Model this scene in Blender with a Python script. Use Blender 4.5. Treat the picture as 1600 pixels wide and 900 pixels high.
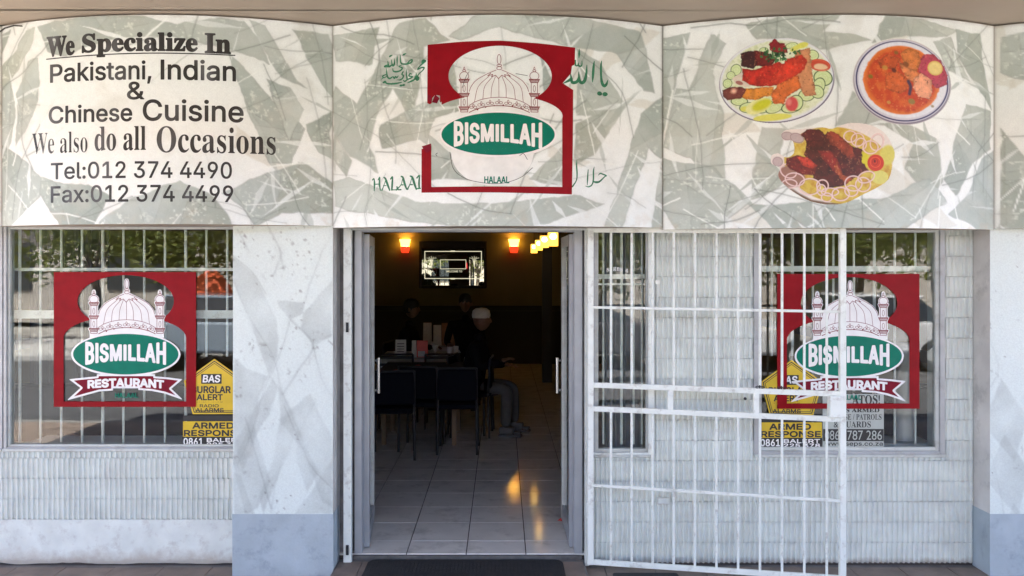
import bpy, math, random, os
import numpy as np
from mathutils import Vector, Matrix
random.seed(7); RNG = np.random.default_rng(11)
for _o in list(bpy.data.objects): bpy.data.objects.remove(_o)
sc = bpy.context.scene
COL = sc.collection
R = math.radians
# ------------------------------------------------------------------ camera, light, exposure
D0, FP, CX, CY, H = 5.04, 1260.0, 784.0, 418.0, 1.788      # distance, focal length, principal point (photo pixels), eye height
cam = bpy.data.cameras.new("camera"); cam.sensor_width = 36; cam.lens = FP/1600*36
cam.shift_x = (800-CX)/1600; cam.shift_y = -(450-CY)/1600
cam.clip_start = .05; cam.clip_end = 400
camo = bpy.data.objects.new("camera", cam); COL.objects.link(camo)
camo.location = (0, -D0, H); camo.rotation_euler = (R(90), 0, 0); sc.camera = camo
SUN_EL, SUN_AZ = 60, 322            # azimuth measured like a compass, +Y = north
world = bpy.data.worlds.new("World"); sc.world = world; world.use_nodes = True
wn = world.node_tree; bg = wn.nodes["Background"]; sky = wn.nodes.new("ShaderNodeTexSky")
sky.sky_type = 'NISHITA'; sky.sun_disc = False; sky.sun_elevation = R(SUN_EL); sky.sun_rotation = R(SUN_AZ); sky.air_density = .38; sky.dust_density = 2.5; sky.ozone_density = .3
wn.links.new(sky.outputs[0], bg.inputs[0]); bg.inputs[1].default_value = .15
sl = bpy.data.lights.new("sun", 'SUN'); sl.energy = 5.0; sl.angle = R(.5); sl.color = (1, .96, .90)
so = bpy.data.objects.new("sun", sl); COL.objects.link(so)
_d = Vector((math.sin(R(SUN_AZ))*math.cos(R(SUN_EL)), math.cos(R(SUN_AZ))*math.cos(R(SUN_EL)), math.sin(R(SUN_EL))))
so.rotation_euler = _d.to_track_quat('Z', 'Y').to_euler(); so.location = (-6, 10, 20)
sc.view_settings.view_transform = 'Standard'; sc.view_settings.look = 'None'
sc.view_settings.exposure = 3.62; sc.view_settings.gamma = 1

# ------------------------------------------------------------------ helpers
def W(px, py, Y):                       # a photo pixel measured on the frontal plane Y -> metres
    s = FP/(D0+Y); return Vector(((px-CX)/s, Y, H+(CY-py)/s))
def lin(c):
    c = np.asarray(c, float)/255; return np.where(c <= .04045, c/12.92, ((c+.055)/1.055)**2.4)
def mat(name, col, rough=.6, var=.12, scale=6, bump=0, bscale=60, metal=0, emit=None, es=0, spec=.5, dirt=None, dscale=3, coat=0):
    m = bpy.data.materials.new(name); m.use_nodes = True; nt = m.node_tree; N, L = nt.nodes, nt.links
    p = N["Principled BSDF"]; p.inputs["Roughness"].default_value = rough; p.inputs["Metallic"].default_value = metal
    p.inputs["Specular IOR Level"].default_value = spec; p.inputs["Coat Weight"].default_value = coat
    g = N.new("ShaderNodeNewGeometry"); n = N.new("ShaderNodeTexNoise"); n.inputs["Scale"].default_value = scale
    n.inputs["Detail"].default_value = 6; L.new(g.outputs["Position"], n.inputs["Vector"])
    r = N.new("ShaderNodeMapRange"); r.inputs[1].default_value = .3; r.inputs[2].default_value = .7
    r.inputs[3].default_value = 1-var; r.inputs[4].default_value = 1+var; L.new(n.outputs[0], r.inputs[0])
    v = N.new("ShaderNodeVectorMath"); v.operation = 'SCALE'; v.inputs[0].default_value = tuple(col)[:3]; L.new(r.outputs[0], v.inputs["Scale"])
    out = v.outputs[0]
    if dirt is not None:
        n2 = N.new("ShaderNodeTexNoise"); n2.inputs["Scale"].default_value = dscale; n2.inputs["Detail"].default_value = 9; n2.inputs["Roughness"].default_value = .7
        L.new(g.outputs["Position"], n2.inputs["Vector"])
        r2 = N.new("ShaderNodeMapRange"); r2.inputs[1].default_value = .52; r2.inputs[2].default_value = .72; r2.inputs[4].default_value = .75
        L.new(n2.outputs[0], r2.inputs[0]); mx = N.new("ShaderNodeMix"); mx.data_type = 'RGBA'
        L.new(r2.outputs[0], mx.inputs[0]); L.new(out, mx.inputs[6]); mx.inputs[7].default_value = (*dirt, 1); out = mx.outputs[2]
    L.new(out, p.inputs["Base Color"])
    if bump:
        n3 = N.new("ShaderNodeTexNoise"); n3.inputs["Scale"].default_value = bscale; n3.inputs["Detail"].default_value = 5
        L.new(g.outputs["Position"], n3.inputs["Vector"]); b = N.new("ShaderNodeBump"); b.inputs["Strength"].default_value = bump
        b.inputs["Distance"].default_value = .004; L.new(n3.outputs[0], b.inputs["Height"]); L.new(b.outputs[0], p.inputs["Normal"])
    if emit is not None:
        p.inputs["Emission Color"].default_value = (*emit, 1); p.inputs["Emission Strength"].default_value = es
    return m
def mat_attr(name, rough=.35, fine=.05, scale=160, bump=.15, gain=1.0):      # colour painted on the surface (a colour attribute) plus fine grain
    m = mat(name, (1, 1, 1), rough, fine, scale, bump, scale)
    nt = m.node_tree; a = nt.nodes.new("ShaderNodeAttribute"); a.attribute_name = "paint"
    for nd in nt.nodes:
        if nd.type == 'VECT_MATH': nt.links.new(a.outputs["Color"], nd.inputs[0])
    return m
def glass_mat(name, tint=(.86, .9, .88), refl=1.0):
    m = bpy.data.materials.new(name); m.use_nodes = True; nt = m.node_tree; N, L = nt.nodes, nt.links
    for n in list(N):
        if n.type != 'OUTPUT_MATERIAL': N.remove(n)
    o = [n for n in N if n.type == 'OUTPUT_MATERIAL'][0]
    t = N.new("ShaderNodeBsdfTransparent"); t.inputs[0].default_value = (*tint, 1)
    g = N.new("ShaderNodeBsdfGlossy"); g.inputs["Roughness"].default_value = .004; g.inputs[0].default_value = (1, 1, 1, 1)
    f = N.new("ShaderNodeFresnel"); f.inputs[0].default_value = 1.5
    n = N.new("ShaderNodeTexNoise"); n.inputs["Scale"].default_value = 3.2; n.inputs["Detail"].default_value = 1
    b = N.new("ShaderNodeBump"); b.inputs["Strength"].default_value = .06; b.inputs["Distance"].default_value = .01; L.new(n.outputs[0], b.inputs["Height"])
    L.new(b.outputs[0], g.inputs["Normal"])
    mu = N.new("ShaderNodeMath"); mu.operation = 'MULTIPLY'; mu.inputs[1].default_value = refl; L.new(f.outputs[0], mu.inputs[0])
    mx = N.new("ShaderNodeMixShader"); L.new(mu.outputs[0], mx.inputs[0]); L.new(t.outputs[0], mx.inputs[1]); L.new(g.outputs[0], mx.inputs[2])
    L.new(mx.outputs[0], o.inputs[0]); return m
class MB:
    def __init__(s): s.v = []; s.f = []; s.mi = []
    def add(s, vs, fs, mi=0):
        b = len(s.v); s.v += [tuple(v) for v in vs]; s.f += [tuple(i+b for i in f) for f in fs]; s.mi += [mi]*len(fs); return s
    def box(s, x0, x1, y0, y1, z0, z1, mi=0):
        return s.add([(x0, y0, z0), (x1, y0, z0), (x1, y1, z0), (x0, y1, z0), (x0, y0, z1), (x1, y0, z1), (x1, y1, z1), (x0, y1, z1)],
                     [(0, 3, 2, 1), (4, 5, 6, 7), (0, 1, 5, 4), (1, 2, 6, 5), (2, 3, 7, 6), (3, 0, 4, 7)], mi)
    def tube(s, a, b, r0, r1=None, n=10, mi=0):
        a, b = Vector(a), Vector(b); r1 = r0 if r1 is None else r1; d = (b-a).normalized()
        q = d.to_track_quat('Z', 'Y'); vs = []
        for p, r in ((a, r0), (b, r1)):
            for i in range(n):
                t = 2*math.pi*i/n; vs.append(p+q@Vector((r*math.cos(t), r*math.sin(t), 0)))
        fs = [(i, (i+1) % n, n+(i+1) % n, n+i) for i in range(n)]+[tuple(range(n))[::-1], tuple(range(n, 2*n))]
        return s.add(vs, fs, mi)
    def bar(s, a, b, w, h, mi=0):           # rectangular bar from a to b, w across (horizontal), h the other way
        a, b = Vector(a), Vector(b); d = (b-a).normalized(); up = Vector((0, 0, 1)) if abs(d.z) < .9 else Vector((0, 1, 0))
        x = d.cross(up).normalized()*w/2; y = x.cross(d).normalized()*h/2; vs = []
        for p in (a, b): vs += [p-x-y, p+x-y, p+x+y, p-x+y]
        return s.add(vs, [(0, 3, 2, 1), (4, 5, 6, 7), (0, 1, 5, 4), (1, 2, 6, 5), (2, 3, 7, 6), (3, 0, 4, 7)], mi)
    def lathe(s, prof, c=(0, 0, 0), n=20, mi=0):
        vs = []; c = Vector(c)
        for r, z in prof:
            for i in range(n): t = 2*math.pi*i/n; vs.append((c.x+r*math.cos(t), c.y+r*math.sin(t), c.z+z))
        fs = []
        for k in range(len(prof)-1):
            for i in range(n): j = (i+1) % n; fs.append((k*n+i, k*n+j, (k+1)*n+j, (k+1)*n+i))
        return s.add(vs, fs, mi)
    def prism(s, poly, y0, y1, mi=0):       # polygon in (x, z) extruded along y
        n = len(poly); vs = [(p[0], y0, p[1]) for p in poly]+[(p[0], y1, p[1]) for p in poly]
        return s.add(vs, [tuple(range(n))[::-1], tuple(range(n, 2*n))]+[(i, (i+1) % n, n+(i+1) % n, n+i) for i in range(n)], mi)
    def mesh(s, name, mats, smooth=False):
        me = bpy.data.meshes.new(name); me.from_pydata(s.v, [], s.f); me.validate()
        for m in (mats if isinstance(mats, (list, tuple)) else [mats]): me.materials.append(m)
        if len(me.polygons) == len(s.mi): me.polygons.foreach_set("material_index", s.mi)
        import bmesh
        bm = bmesh.new(); bm.from_mesh(me); bmesh.ops.recalc_face_normals(bm, faces=bm.faces); bm.to_mesh(me); bm.free()
        if smooth:
            me.polygons.foreach_set("use_smooth", [True]*len(me.polygons))
            try: me.set_sharp_from_angle(angle=R(40))
            except Exception: pass
        return me
    def obj(s, name, mats, parent=None, smooth=False, bevel=0, **kw):
        return link(name, s.mesh(name, mats, smooth), parent, bevel=bevel, **kw)
def link(name, data, parent=None, loc=None, bevel=0, label=None, cat=None, group=None, kind=None):
    o = bpy.data.objects.new(name, data); COL.objects.link(o)
    if parent is not None: o.parent = parent
    if loc is not None: o.location = loc
    if bevel:
        b = o.modifiers.new("bevel", 'BEVEL'); b.width = bevel; b.segments = 2; b.limit_method = 'ANGLE'
    return tag(o, label, cat, group, kind)
def tag(o, label=None, cat=None, group=None, kind=None):
    if label: o["label"] = label
    if cat: o["category"] = cat
    if group: o["group"] = group
    if kind: o["kind"] = kind
    return o
def thing(name, label, cat, loc=(0, 0, 0), group=None, rz=0):
    o = bpy.data.objects.new(name, None); COL.objects.link(o); o.location = loc; o.rotation_euler.z = rz; o.empty_display_size = .1
    return tag(o, label, cat, group)
def copy_tree(o, parent=None):
    c = o.copy(); COL.objects.link(c); c.parent = parent
    for ch in list(o.children): copy_tree(ch, c)
    return c
# -- fields and contours: flat print of any outline is traced from a signed field (positive inside)
def grid(x0, y0, x1, y1, h=.5):
    xs = np.arange(x0, x1+h, h); ys = np.arange(y0, y1+h, h); return np.meshgrid(xs, ys)
def f_ell(X, Y, cx, cy, rx, ry, rot=0):
    c, s = math.cos(R(rot)), math.sin(R(rot)); u = (X-cx)*c+(Y-cy)*s; v = -(X-cx)*s+(Y-cy)*c
    k = np.sqrt((u/rx)**2+(v/ry)**2)+1e-9; g = np.sqrt((u/rx**2)**2+(v/ry**2)**2)+1e-9
    return -(k-1)*k/g
def f_rect(X, Y, x0, y0, x1, y1): return np.minimum(np.minimum(X-x0, x1-X), np.minimum(Y-y0, y1-Y))
def seg_dist(X, Y, a, b):
    dx, dy = b[0]-a[0], b[1]-a[1]; L2 = dx*dx+dy*dy+1e-12
    t = np.clip(((X-a[0])*dx+(Y-a[1])*dy)/L2, 0, 1); return np.hypot(X-a[0]-t*dx, Y-a[1]-t*dy), t
def f_poly(X, Y, P):
    d = np.full(X.shape, 1e9); ins = np.zeros(X.shape, bool); n = len(P)
    for i in range(n):
        a, b = P[i], P[(i+1) % n]; d = np.minimum(d, seg_dist(X, Y, a, b)[0])
        if a[1] != b[1]:
            c = ((a[1] > Y) != (b[1] > Y)) & (X < (b[0]-a[0])*(Y-a[1])/(b[1]-a[1])+a[0]); ins ^= c
    return np.where(ins, d, -d)
def f_segs(X, Y, S):                       # S: (n,4) boundary segments, even-odd inside
    d = np.full(X.shape, 1e9); ins = np.zeros(X.shape, bool)
    for x0, y0, x1, y1 in S:
        d = np.minimum(d, seg_dist(X, Y, (x0, y0), (x1, y1))[0])
        if y0 != y1: ins ^= ((y0 > Y) != (y1 > Y)) & (X < (x1-x0)*(Y-y0)/(y1-y0)+x0)
    return np.where(ins, d, -d)
def spline(P, k=5):                        # Catmull-Rom through the points
    P = [np.array(p, float) for p in P]
    if len(P) < 3: return P
    Q = [2*P[0]-P[1]]+P+[2*P[-1]-P[-2]]; out = []
    for i in range(1, len(Q)-2):
        for j in range(k):
            t = j/k; a, b, c, d = Q[i-1], Q[i], Q[i+1], Q[i+2]
            out.append(.5*((2*b)+(c-a)*t+(2*a-5*b+4*c-d)*t*t+(3*b-3*c+d-a)*t**3))
    return out+[P[-1]]
def f_stroke(X, Y, P, w, k=5):             # P points (x, y[, width factor])
    P = [tuple(p)+((1,) if len(p) == 2 else ()) for p in P]; S = spline(P, k) if k > 1 else [np.array(p, float) for p in P]
    f = np.full(X.shape, -1e9)
    for a, b in zip(S[:-1], S[1:]):
        d, t = seg_dist(X, Y, a, b); f = np.maximum(f, (a[2]*(1-t)+b[2]*t)*w/2-d)
    return f
def contour(X, Y, f, fmap, name, m, parent=None, run=16, **kw):
    V = []; Fc = []
    x = X[0]; y = Y[:, 0]; s = f > 0; c = s[:-1, :-1].astype(int)+s[:-1, 1:]+s[1:, :-1]+s[1:, 1:]
    full = c == 4
    for j in range(full.shape[0]):
        r = full[j]
        if not r.any(): continue
        e = np.flatnonzero(np.diff(np.concatenate(([0], r.astype(int), [0]))))
        for a, b in zip(e[::2], e[1::2]):
            while a < b:
                q = min(b, a+run); n = len(V); V += [(x[a], y[j]), (x[q], y[j]), (x[q], y[j+1]), (x[a], y[j+1])]; Fc.append((n, n+1, n+2, n+3)); a = q
    for j, i in zip(*np.nonzero((c > 0) & (c < 4))):
        cs = [(i, j), (i+1, j), (i+1, j+1), (i, j+1)]; pts = []
        for k in range(4):
            a, b = cs[k], cs[(k+1) % 4]; fa, fb = f[a[1], a[0]], f[b[1], b[0]]
            if fa > 0: pts.append((x[a[0]], y[a[1]]))
            if (fa > 0) != (fb > 0):
                t = fa/(fa-fb); pts.append((x[a[0]]*(1-t)+x[b[0]]*t, y[a[1]]*(1-t)+y[b[1]]*t))
        if len(pts) > 2: n = len(V); V += pts; Fc.append(tuple(range(n, n+len(pts))))
    me = bpy.data.meshes.new(name); me.from_pydata([fmap(p[0], p[1]) for p in V], [], [q[::-1] for q in Fc]); me.materials.append(m); me.update()
    return link(name, me, parent, **kw)
_fonts = {}
def font(kind):
    if kind not in _fonts:
        _fonts[kind] = None
        if kind == 'sans':
            try: _fonts[kind] = bpy.data.fonts.load(os.path.join(bpy.utils.resource_path('LOCAL'), 'datafiles', 'fonts', 'Inter.woff2'))
            except Exception: pass
    return _fonts[kind]
def serif(s):                              # the bold serif letters of the mathematical alphabet
    return ''.join(chr(0x1D400+ord(c)-65) if c.isupper() else chr(0x1D41A+ord(c)-97) if c.islower() else c for c in s)
_tc = {}
def text_segs(s, kind='sans'):
    if (s, kind) in _tc: return _tc[(s, kind)]
    c = bpy.data.curves.new('t', 'FONT'); c.body = serif(s) if kind == 'serif' else s.replace('I', '\u0399'); c.size = 1; c.resolution_u = 4; c.space_character = 1.1 if s == 'BISMILLAH' else 1
    if font(kind): c.font = font(kind)
    o = bpy.data.objects.new('t', c); COL.objects.link(o); dg = bpy.context.evaluated_depsgraph_get()
    cv = o.to_curve(dg); S = []
    for sp in cv.splines:                  # the outlines themselves, kept with their direction (non-zero winding)
        bp = sp.bezier_points; n = len(bp); pts = []
        for i in range(n):
            A, B = bp[i], bp[(i+1) % n]; p0, p1, p2, p3 = (np.array(q[:2]) for q in (A.co, A.handle_right, B.handle_left, B.co))
            st = abs((p1-p0)[0]*(p3-p0)[1]-(p1-p0)[1]*(p3-p0)[0])+abs((p2-p3)[0]*(p3-p0)[1]-(p2-p3)[1]*(p3-p0)[0]) < 1e-5
            for k in range(1 if st else 5): t = k/5; pts.append((1-t)**3*p0+3*(1-t)**2*t*p1+3*(1-t)*t*t*p2+t**3*p3)
        for p, q in zip(pts, pts[1:]+pts[:1]):
            if np.abs(p-q).sum() > 1e-7: S.append((*p, *q))
    S = np.array(S)
    try: o.to_curve_clear()
    except Exception: pass
    bpy.data.objects.remove(o); bpy.data.curves.remove(c)
    x0, x1 = S[:, [0, 2]].min(), S[:, [0, 2]].max(); y0, y1 = S[:, [1, 3]].min(), S[:, [1, 3]].max()
    S = (S-[x0, y0, x0, y0])/[x1-x0, y1-y0, x1-x0, y1-y0]; S[:, [1, 3]] = 1-S[:, [1, 3]]
    _tc[(s, kind)] = S; return S
def f_text(X, Y, s, box, kind='sans', bold=0, warp=None, shear=0):
    S = text_segs(s, kind).copy(); x0, y0, x1, y1 = box
    u = S[:, [0, 2]]; v = S[:, [1, 3]]; sx = x0+u*(x1-x0)+shear*(1-v)*(y1-y0); sy = y0+v*(y1-y0)
    if warp:
        t = u*2-1; a, b = warp(t); sy = a*(1-v)+b*v
    out = np.full(X.shape, -1e9); S = np.stack([sx[:, 0], sy[:, 0], sx[:, 1], sy[:, 1]], 1)
    pad = 3+bold; xs = X[0]
    cols = np.linspace(x0-pad, x1+pad+abs(shear)*(y1-y0), max(2, int((x1-x0)/14)))       # evaluate in vertical strips with the nearby segments only
    rows = (Y[:, 0] > sy.min()-pad) & (Y[:, 0] < sy.max()+pad)
    for a, b in zip(cols[:-1], cols[1:]):
        ci = np.flatnonzero((xs >= a) & (xs < b+1e-6))
        if not len(ci) or not rows.any(): continue
        near = S[(np.maximum(S[:, 0], S[:, 2]) > a-pad)]          # everything to the right is needed for the crossing test
        near_d = near[(np.minimum(near[:, 0], near[:, 2]) < b+pad)]
        ix = np.ix_(np.flatnonzero(rows), ci); XX, YY = X[ix], Y[ix]
        d = np.full(XX.shape, 1e9); ins = np.zeros(XX.shape, int)
        for q in near_d: d = np.minimum(d, seg_dist(XX, YY, q[:2], q[2:])[0])
        for p0, q0, p1, q1 in near:
            if q0 != q1: ins += (((q0 > YY) != (q1 > YY)) & (XX < (p1-p0)*(YY-q0)/(q1-q0)+p0))*(1 if q1 > q0 else -1)
        out[ix] = np.where(ins != 0, d, -d)+bold
    return out
def noise2(shape, cell, oct=3, seed=0, ax=1, ay=1):   # smooth value noise, about 0..1
    r = np.random.default_rng(seed); out = np.zeros(shape); amp = 1; tot = 0
    for o in range(oct):
        cx, cy = max(1.5, cell*ax), max(1.5, cell*ay); gy = np.arange(shape[0])/cy; gx = np.arange(shape[1])/cx
        g = r.random((int(gy[-1])+3, int(gx[-1])+3)); iy, ix = gy.astype(int), gx.astype(int)
        ty, tx = gy-iy, gx-ix; ty = ty*ty*(3-2*ty); tx = tx*tx*(3-2*tx)
        a = g[np.ix_(iy, ix)]*(1-tx)+g[np.ix_(iy, ix+1)]*tx; b = g[np.ix_(iy+1, ix)]*(1-tx)+g[np.ix_(iy+1, ix+1)]*tx
        out += amp*(a*(1-ty[:, None])+b*ty[:, None]); tot += amp; amp *= .55; cell /= 2.1
    return out/tot
class Paint:                               # colours laid on a fine grid of points, later a colour attribute
    def __init__(s, x0, y0, x1, y1, h, col):
        s.X, s.Y = grid(x0, y0, x1, y1, h); s.C = np.ones(s.X.shape+(3,))*lin(col); s.h = h
    def mix(s, a, col): a = np.clip(a, 0, 1)[..., None]; s.C = s.C*(1-a)+(lin(col) if not isinstance(col, np.ndarray) else col)*a; return s
    def fill(s, f, col, soft=1, k=1): return s.mix(np.clip(f/soft+.5, 0, 1)*k, col)
    def ell(s, cx, cy, rx, ry, rot, col, soft=1, k=1): return s.fill(f_ell(s.X, s.Y, cx, cy, rx, ry, rot), col, soft, k)
    def ring(s, cx, cy, rx, ry, rot, w, col, soft=.8, k=1): return s.fill(w/2-np.abs(f_ell(s.X, s.Y, cx, cy, rx, ry, rot)), col, soft, k)
    def mul(s, a): s.C = np.clip(s.C*a[..., None], 0, 1); return s
    def mesh(s, name, fmap, m, mask=None, gain=1.0):
        ny, nx = s.X.shape; V = [fmap(x, y) for x, y in zip(s.X.ravel(), s.Y.ravel())]
        idx = np.arange(nx*ny).reshape(ny, nx); q = np.stack([idx[:-1, :-1], idx[1:, :-1], idx[1:, 1:], idx[:-1, 1:]], -1).reshape(-1, 4)
        C = s.C.reshape(-1, 3)
        V = np.array(V, np.float32)
        if mask is not None:
            q = q[mask[:-1, :-1].ravel() & mask[1:, 1:].ravel() & mask[1:, :-1].ravel() & mask[:-1, 1:].ravel()]
            u, inv = np.unique(q, return_inverse=True); V = V[u]; C = C[u]; q = inv.reshape(-1, 4)
        me = bpy.data.meshes.new(name); me.vertices.add(len(V)); me.vertices.foreach_set("co", V.ravel())
        me.loops.add(q.size); me.loops.foreach_set("vertex_index", q.ravel().astype(np.int32))
        me.polygons.add(len(q)); me.polygons.foreach_set("loop_start", np.arange(0, q.size, 4, dtype=np.int32))
        me.update(calc_edges=True)
        at = me.color_attributes.new("paint", 'FLOAT_COLOR', 'POINT'); at.data.foreach_set("color", np.concatenate([np.clip(C*gain, 0, .92), np.ones((len(C), 1))], 1).astype(np.float32).ravel())
        me.polygons.foreach_set("use_smooth", np.ones(len(q), bool))
        me.materials.append(m); return me
# ------------------------------------------------------------------ materials
def L3(r, g, b): return tuple(lin((r, g, b)))
M_white = mat("white_enamel_paint", (.76, .79, .73), .38, .06, 9, .15, 90, dirt=(.33, .29, .24), dscale=14)
M_alu = mat("weathered_aluminium", (.42, .43, .43), .45, .1, 8, .1, 120, metal=.25, dirt=(.25, .24, .22), dscale=9)
M_alul = mat("pale_aluminium", (.54, .56, .52), .45, .08, 8, .1, 120, dirt=(.35, .33, .3), dscale=9)
M_door = mat("grey_door_aluminium", (.36, .38, .4), .35, .08, 8, .05, 120, metal=.3)
M_brick = mat("white_painted_fluted_brick", (.70, .735, .68), .7, .1, 5, .6, 220, dirt=(.58, .59, .56), dscale=7)
M_plinth = mat("white_painted_plaster", (.69, .72, .665), .75, .1, 7, .7, 60, dirt=(.45, .42, .38), dscale=11)
def stain(m, z0, z1, col):                  # rising damp: beige stains with ragged outlines in the lowest band
    nt = m.node_tree; N, L = nt.nodes, nt.links; p = N["Principled BSDF"]; src = p.inputs["Base Color"].links[0].from_socket
    g = N.new("ShaderNodeNewGeometry"); sx = N.new("ShaderNodeSeparateXYZ"); L.new(g.outputs["Position"], sx.inputs[0]); r = N.new("ShaderNodeMapRange"); r.inputs[1].default_value = z1; r.inputs[2].default_value = z0; L.new(sx.outputs[2], r.inputs[0])
    n = N.new("ShaderNodeTexNoise"); n.inputs["Scale"].default_value = 9; n.inputs["Detail"].default_value = 8; n.inputs["Roughness"].default_value = .65; L.new(g.outputs["Position"], n.inputs["Vector"])
    a = N.new("ShaderNodeMath"); a.operation = 'ADD'; L.new(r.outputs[0], a.inputs[0]); L.new(n.outputs[0], a.inputs[1]); r2 = N.new("ShaderNodeMapRange"); r2.inputs[1].default_value = .95; r2.inputs[2].default_value = 1.35; r2.inputs[4].default_value = .8; L.new(a.outputs[0], r2.inputs[0])
    mx = N.new("ShaderNodeMix"); mx.data_type = 'RGBA'; L.new(r2.outputs[0], mx.inputs[0]); L.new(src, mx.inputs[6]); mx.inputs[7].default_value = (*col, 1); L.new(mx.outputs[2], p.inputs["Base Color"])
stain(M_plinth, -.07, .13, (.44, .385, .32)); stain(M_brick, -.07, .02, (.36, .32, .27))
M_mortar = mat("painted_mortar", (.62, .66, .62), .85, .1, 20)
M_pave = mat("brown_pavement_tile", (.20, .155, .125), .55, .22, 7, .25, 90, dirt=(.13, .1, .085), dscale=5)
M_grout = mat("dark_grout", (.06, .05, .045), .9)
M_conc = mat("worn_concrete", (.17, .165, .155), .85, .25, 9, .6, 60, dirt=(.09, .085, .08), dscale=6)
M_rubber = mat("black_rubber_matting", (.022, .022, .023), .75, .2, 30, .8, 260)
M_tile = mat("glazed_floor_tile", (.71, .69, .64), .10, .07, 5, .03, 30, spec=.28, dirt=(.36, .34, .31), dscale=4)
M_soffit = mat("beige_soffit_board", (.46, .385, .30), .6, .06, 2, .1, 50)
M_dark = mat("dark_recess", (.04, .037, .034), .8)
M_glass = glass_mat("window_glass", (.95, .97, .96), .85)
M_doorg = glass_mat("door_glass", (.9, .93, .93), 1.1)
M_paint = mat_attr("painted_marbling", .42)
M_pill = mat_attr("painted_pillar_marbling", .5, .06, 120, .25)
M_print = mat_attr("printed_vinyl", .3, .04, 200, .05)
M_blue = mat("blue_grey_base_paint", (.38, .44, .47), .6, .1, 7, .4, 70, dirt=(.2, .23, .28), dscale=6)
M_red = mat("red_vinyl", (.26, .004, .010), .35, .1, 14, .1, 40, spec=.12)
M_red2 = mat("red_vinyl_lettering", (.19, .006, .02), .4, spec=.12)
M_green = mat("green_vinyl", (.0, .17, .11), .3, .08, 18, .1, 40, spec=.15)
M_greenp = mat("green_brush_paint", (.012, .15, .065), .45, .35, 60)
M_wvin = mat("white_vinyl", (.82, .81, .79), .35, .04, 20)
M_cvin = mat("cream_vinyl", (.78, .78, .74), .35, .08, 16)
M_line = mat("maroon_line_vinyl", (.22, .035, .04), .5)
M_yel = mat("yellow_vinyl", (.68, .46, .015), .35, .08, 12)
M_black = mat("black_vinyl", (.018, .018, .02), .35)
M_grey = mat("pale_grey_vinyl", (.42, .45, .41), .4)
M_int = mat("olive_interior_paint", (.19, .15, .06), .8, .1, 2)
M_wood = mat("dark_interior_wood", (.017, .013, .01), .6)
M_intc = mat("interior_ceiling_paint", (.05, .042, .032), .8)
M_navy = mat("navy_upholstery", (.006, .007, .011), .9, .1, 30, spec=.1)
M_steel = mat("steel_tube", (.04, .04, .042), .5, metal=.2, spec=.2)
M_tan = mat("tan_wood", (.2, .13, .07), .5)
M_clothw = mat("white_table_cloth", (.5, .5, .48), .8)
M_clothd = mat("dark_table_cloth", (.022, .02, .03), .85)
M_clothr = mat("red_table_cloth", (.35, .015, .03), .8)
M_ledger = M_ink = None
def ink(name, lo, hi, scale):               # lettering paint that has faded in patches
    m = mat(name, (1, 1, 1), .45, .05, 40); nt = m.node_tree; N, L = nt.nodes, nt.links
    g = N.new("ShaderNodeNewGeometry"); v = N.new("ShaderNodeVectorMath"); v.operation = 'MULTIPLY'; v.inputs[1].default_value = (scale, 0, scale*.35); L.new(g.outputs["Position"], v.inputs[0])
    n = N.new("ShaderNodeTexNoise"); n.inputs["Scale"].default_value = 1; n.inputs["Detail"].default_value = 2; L.new(v.outputs[0], n.inputs["Vector"])
    r = N.new("ShaderNodeValToRGB"); r.color_ramp.elements[0].position = .5; r.color_ramp.elements[1].position = .72
    r.color_ramp.elements[0].color = (lo, lo*.88, lo*.75, 1); r.color_ramp.elements[1].color = (hi, hi, hi*1.02, 1); L.new(n.outputs[0], r.inputs[0])
    for nd in N:
        if nd.type == 'VECT_MATH' and nd.operation == 'SCALE': L.new(r.outputs[0], nd.inputs[0])
    return m
M_ink = ink("faded_black_lettering", .016, .14, 5.5)
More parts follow.
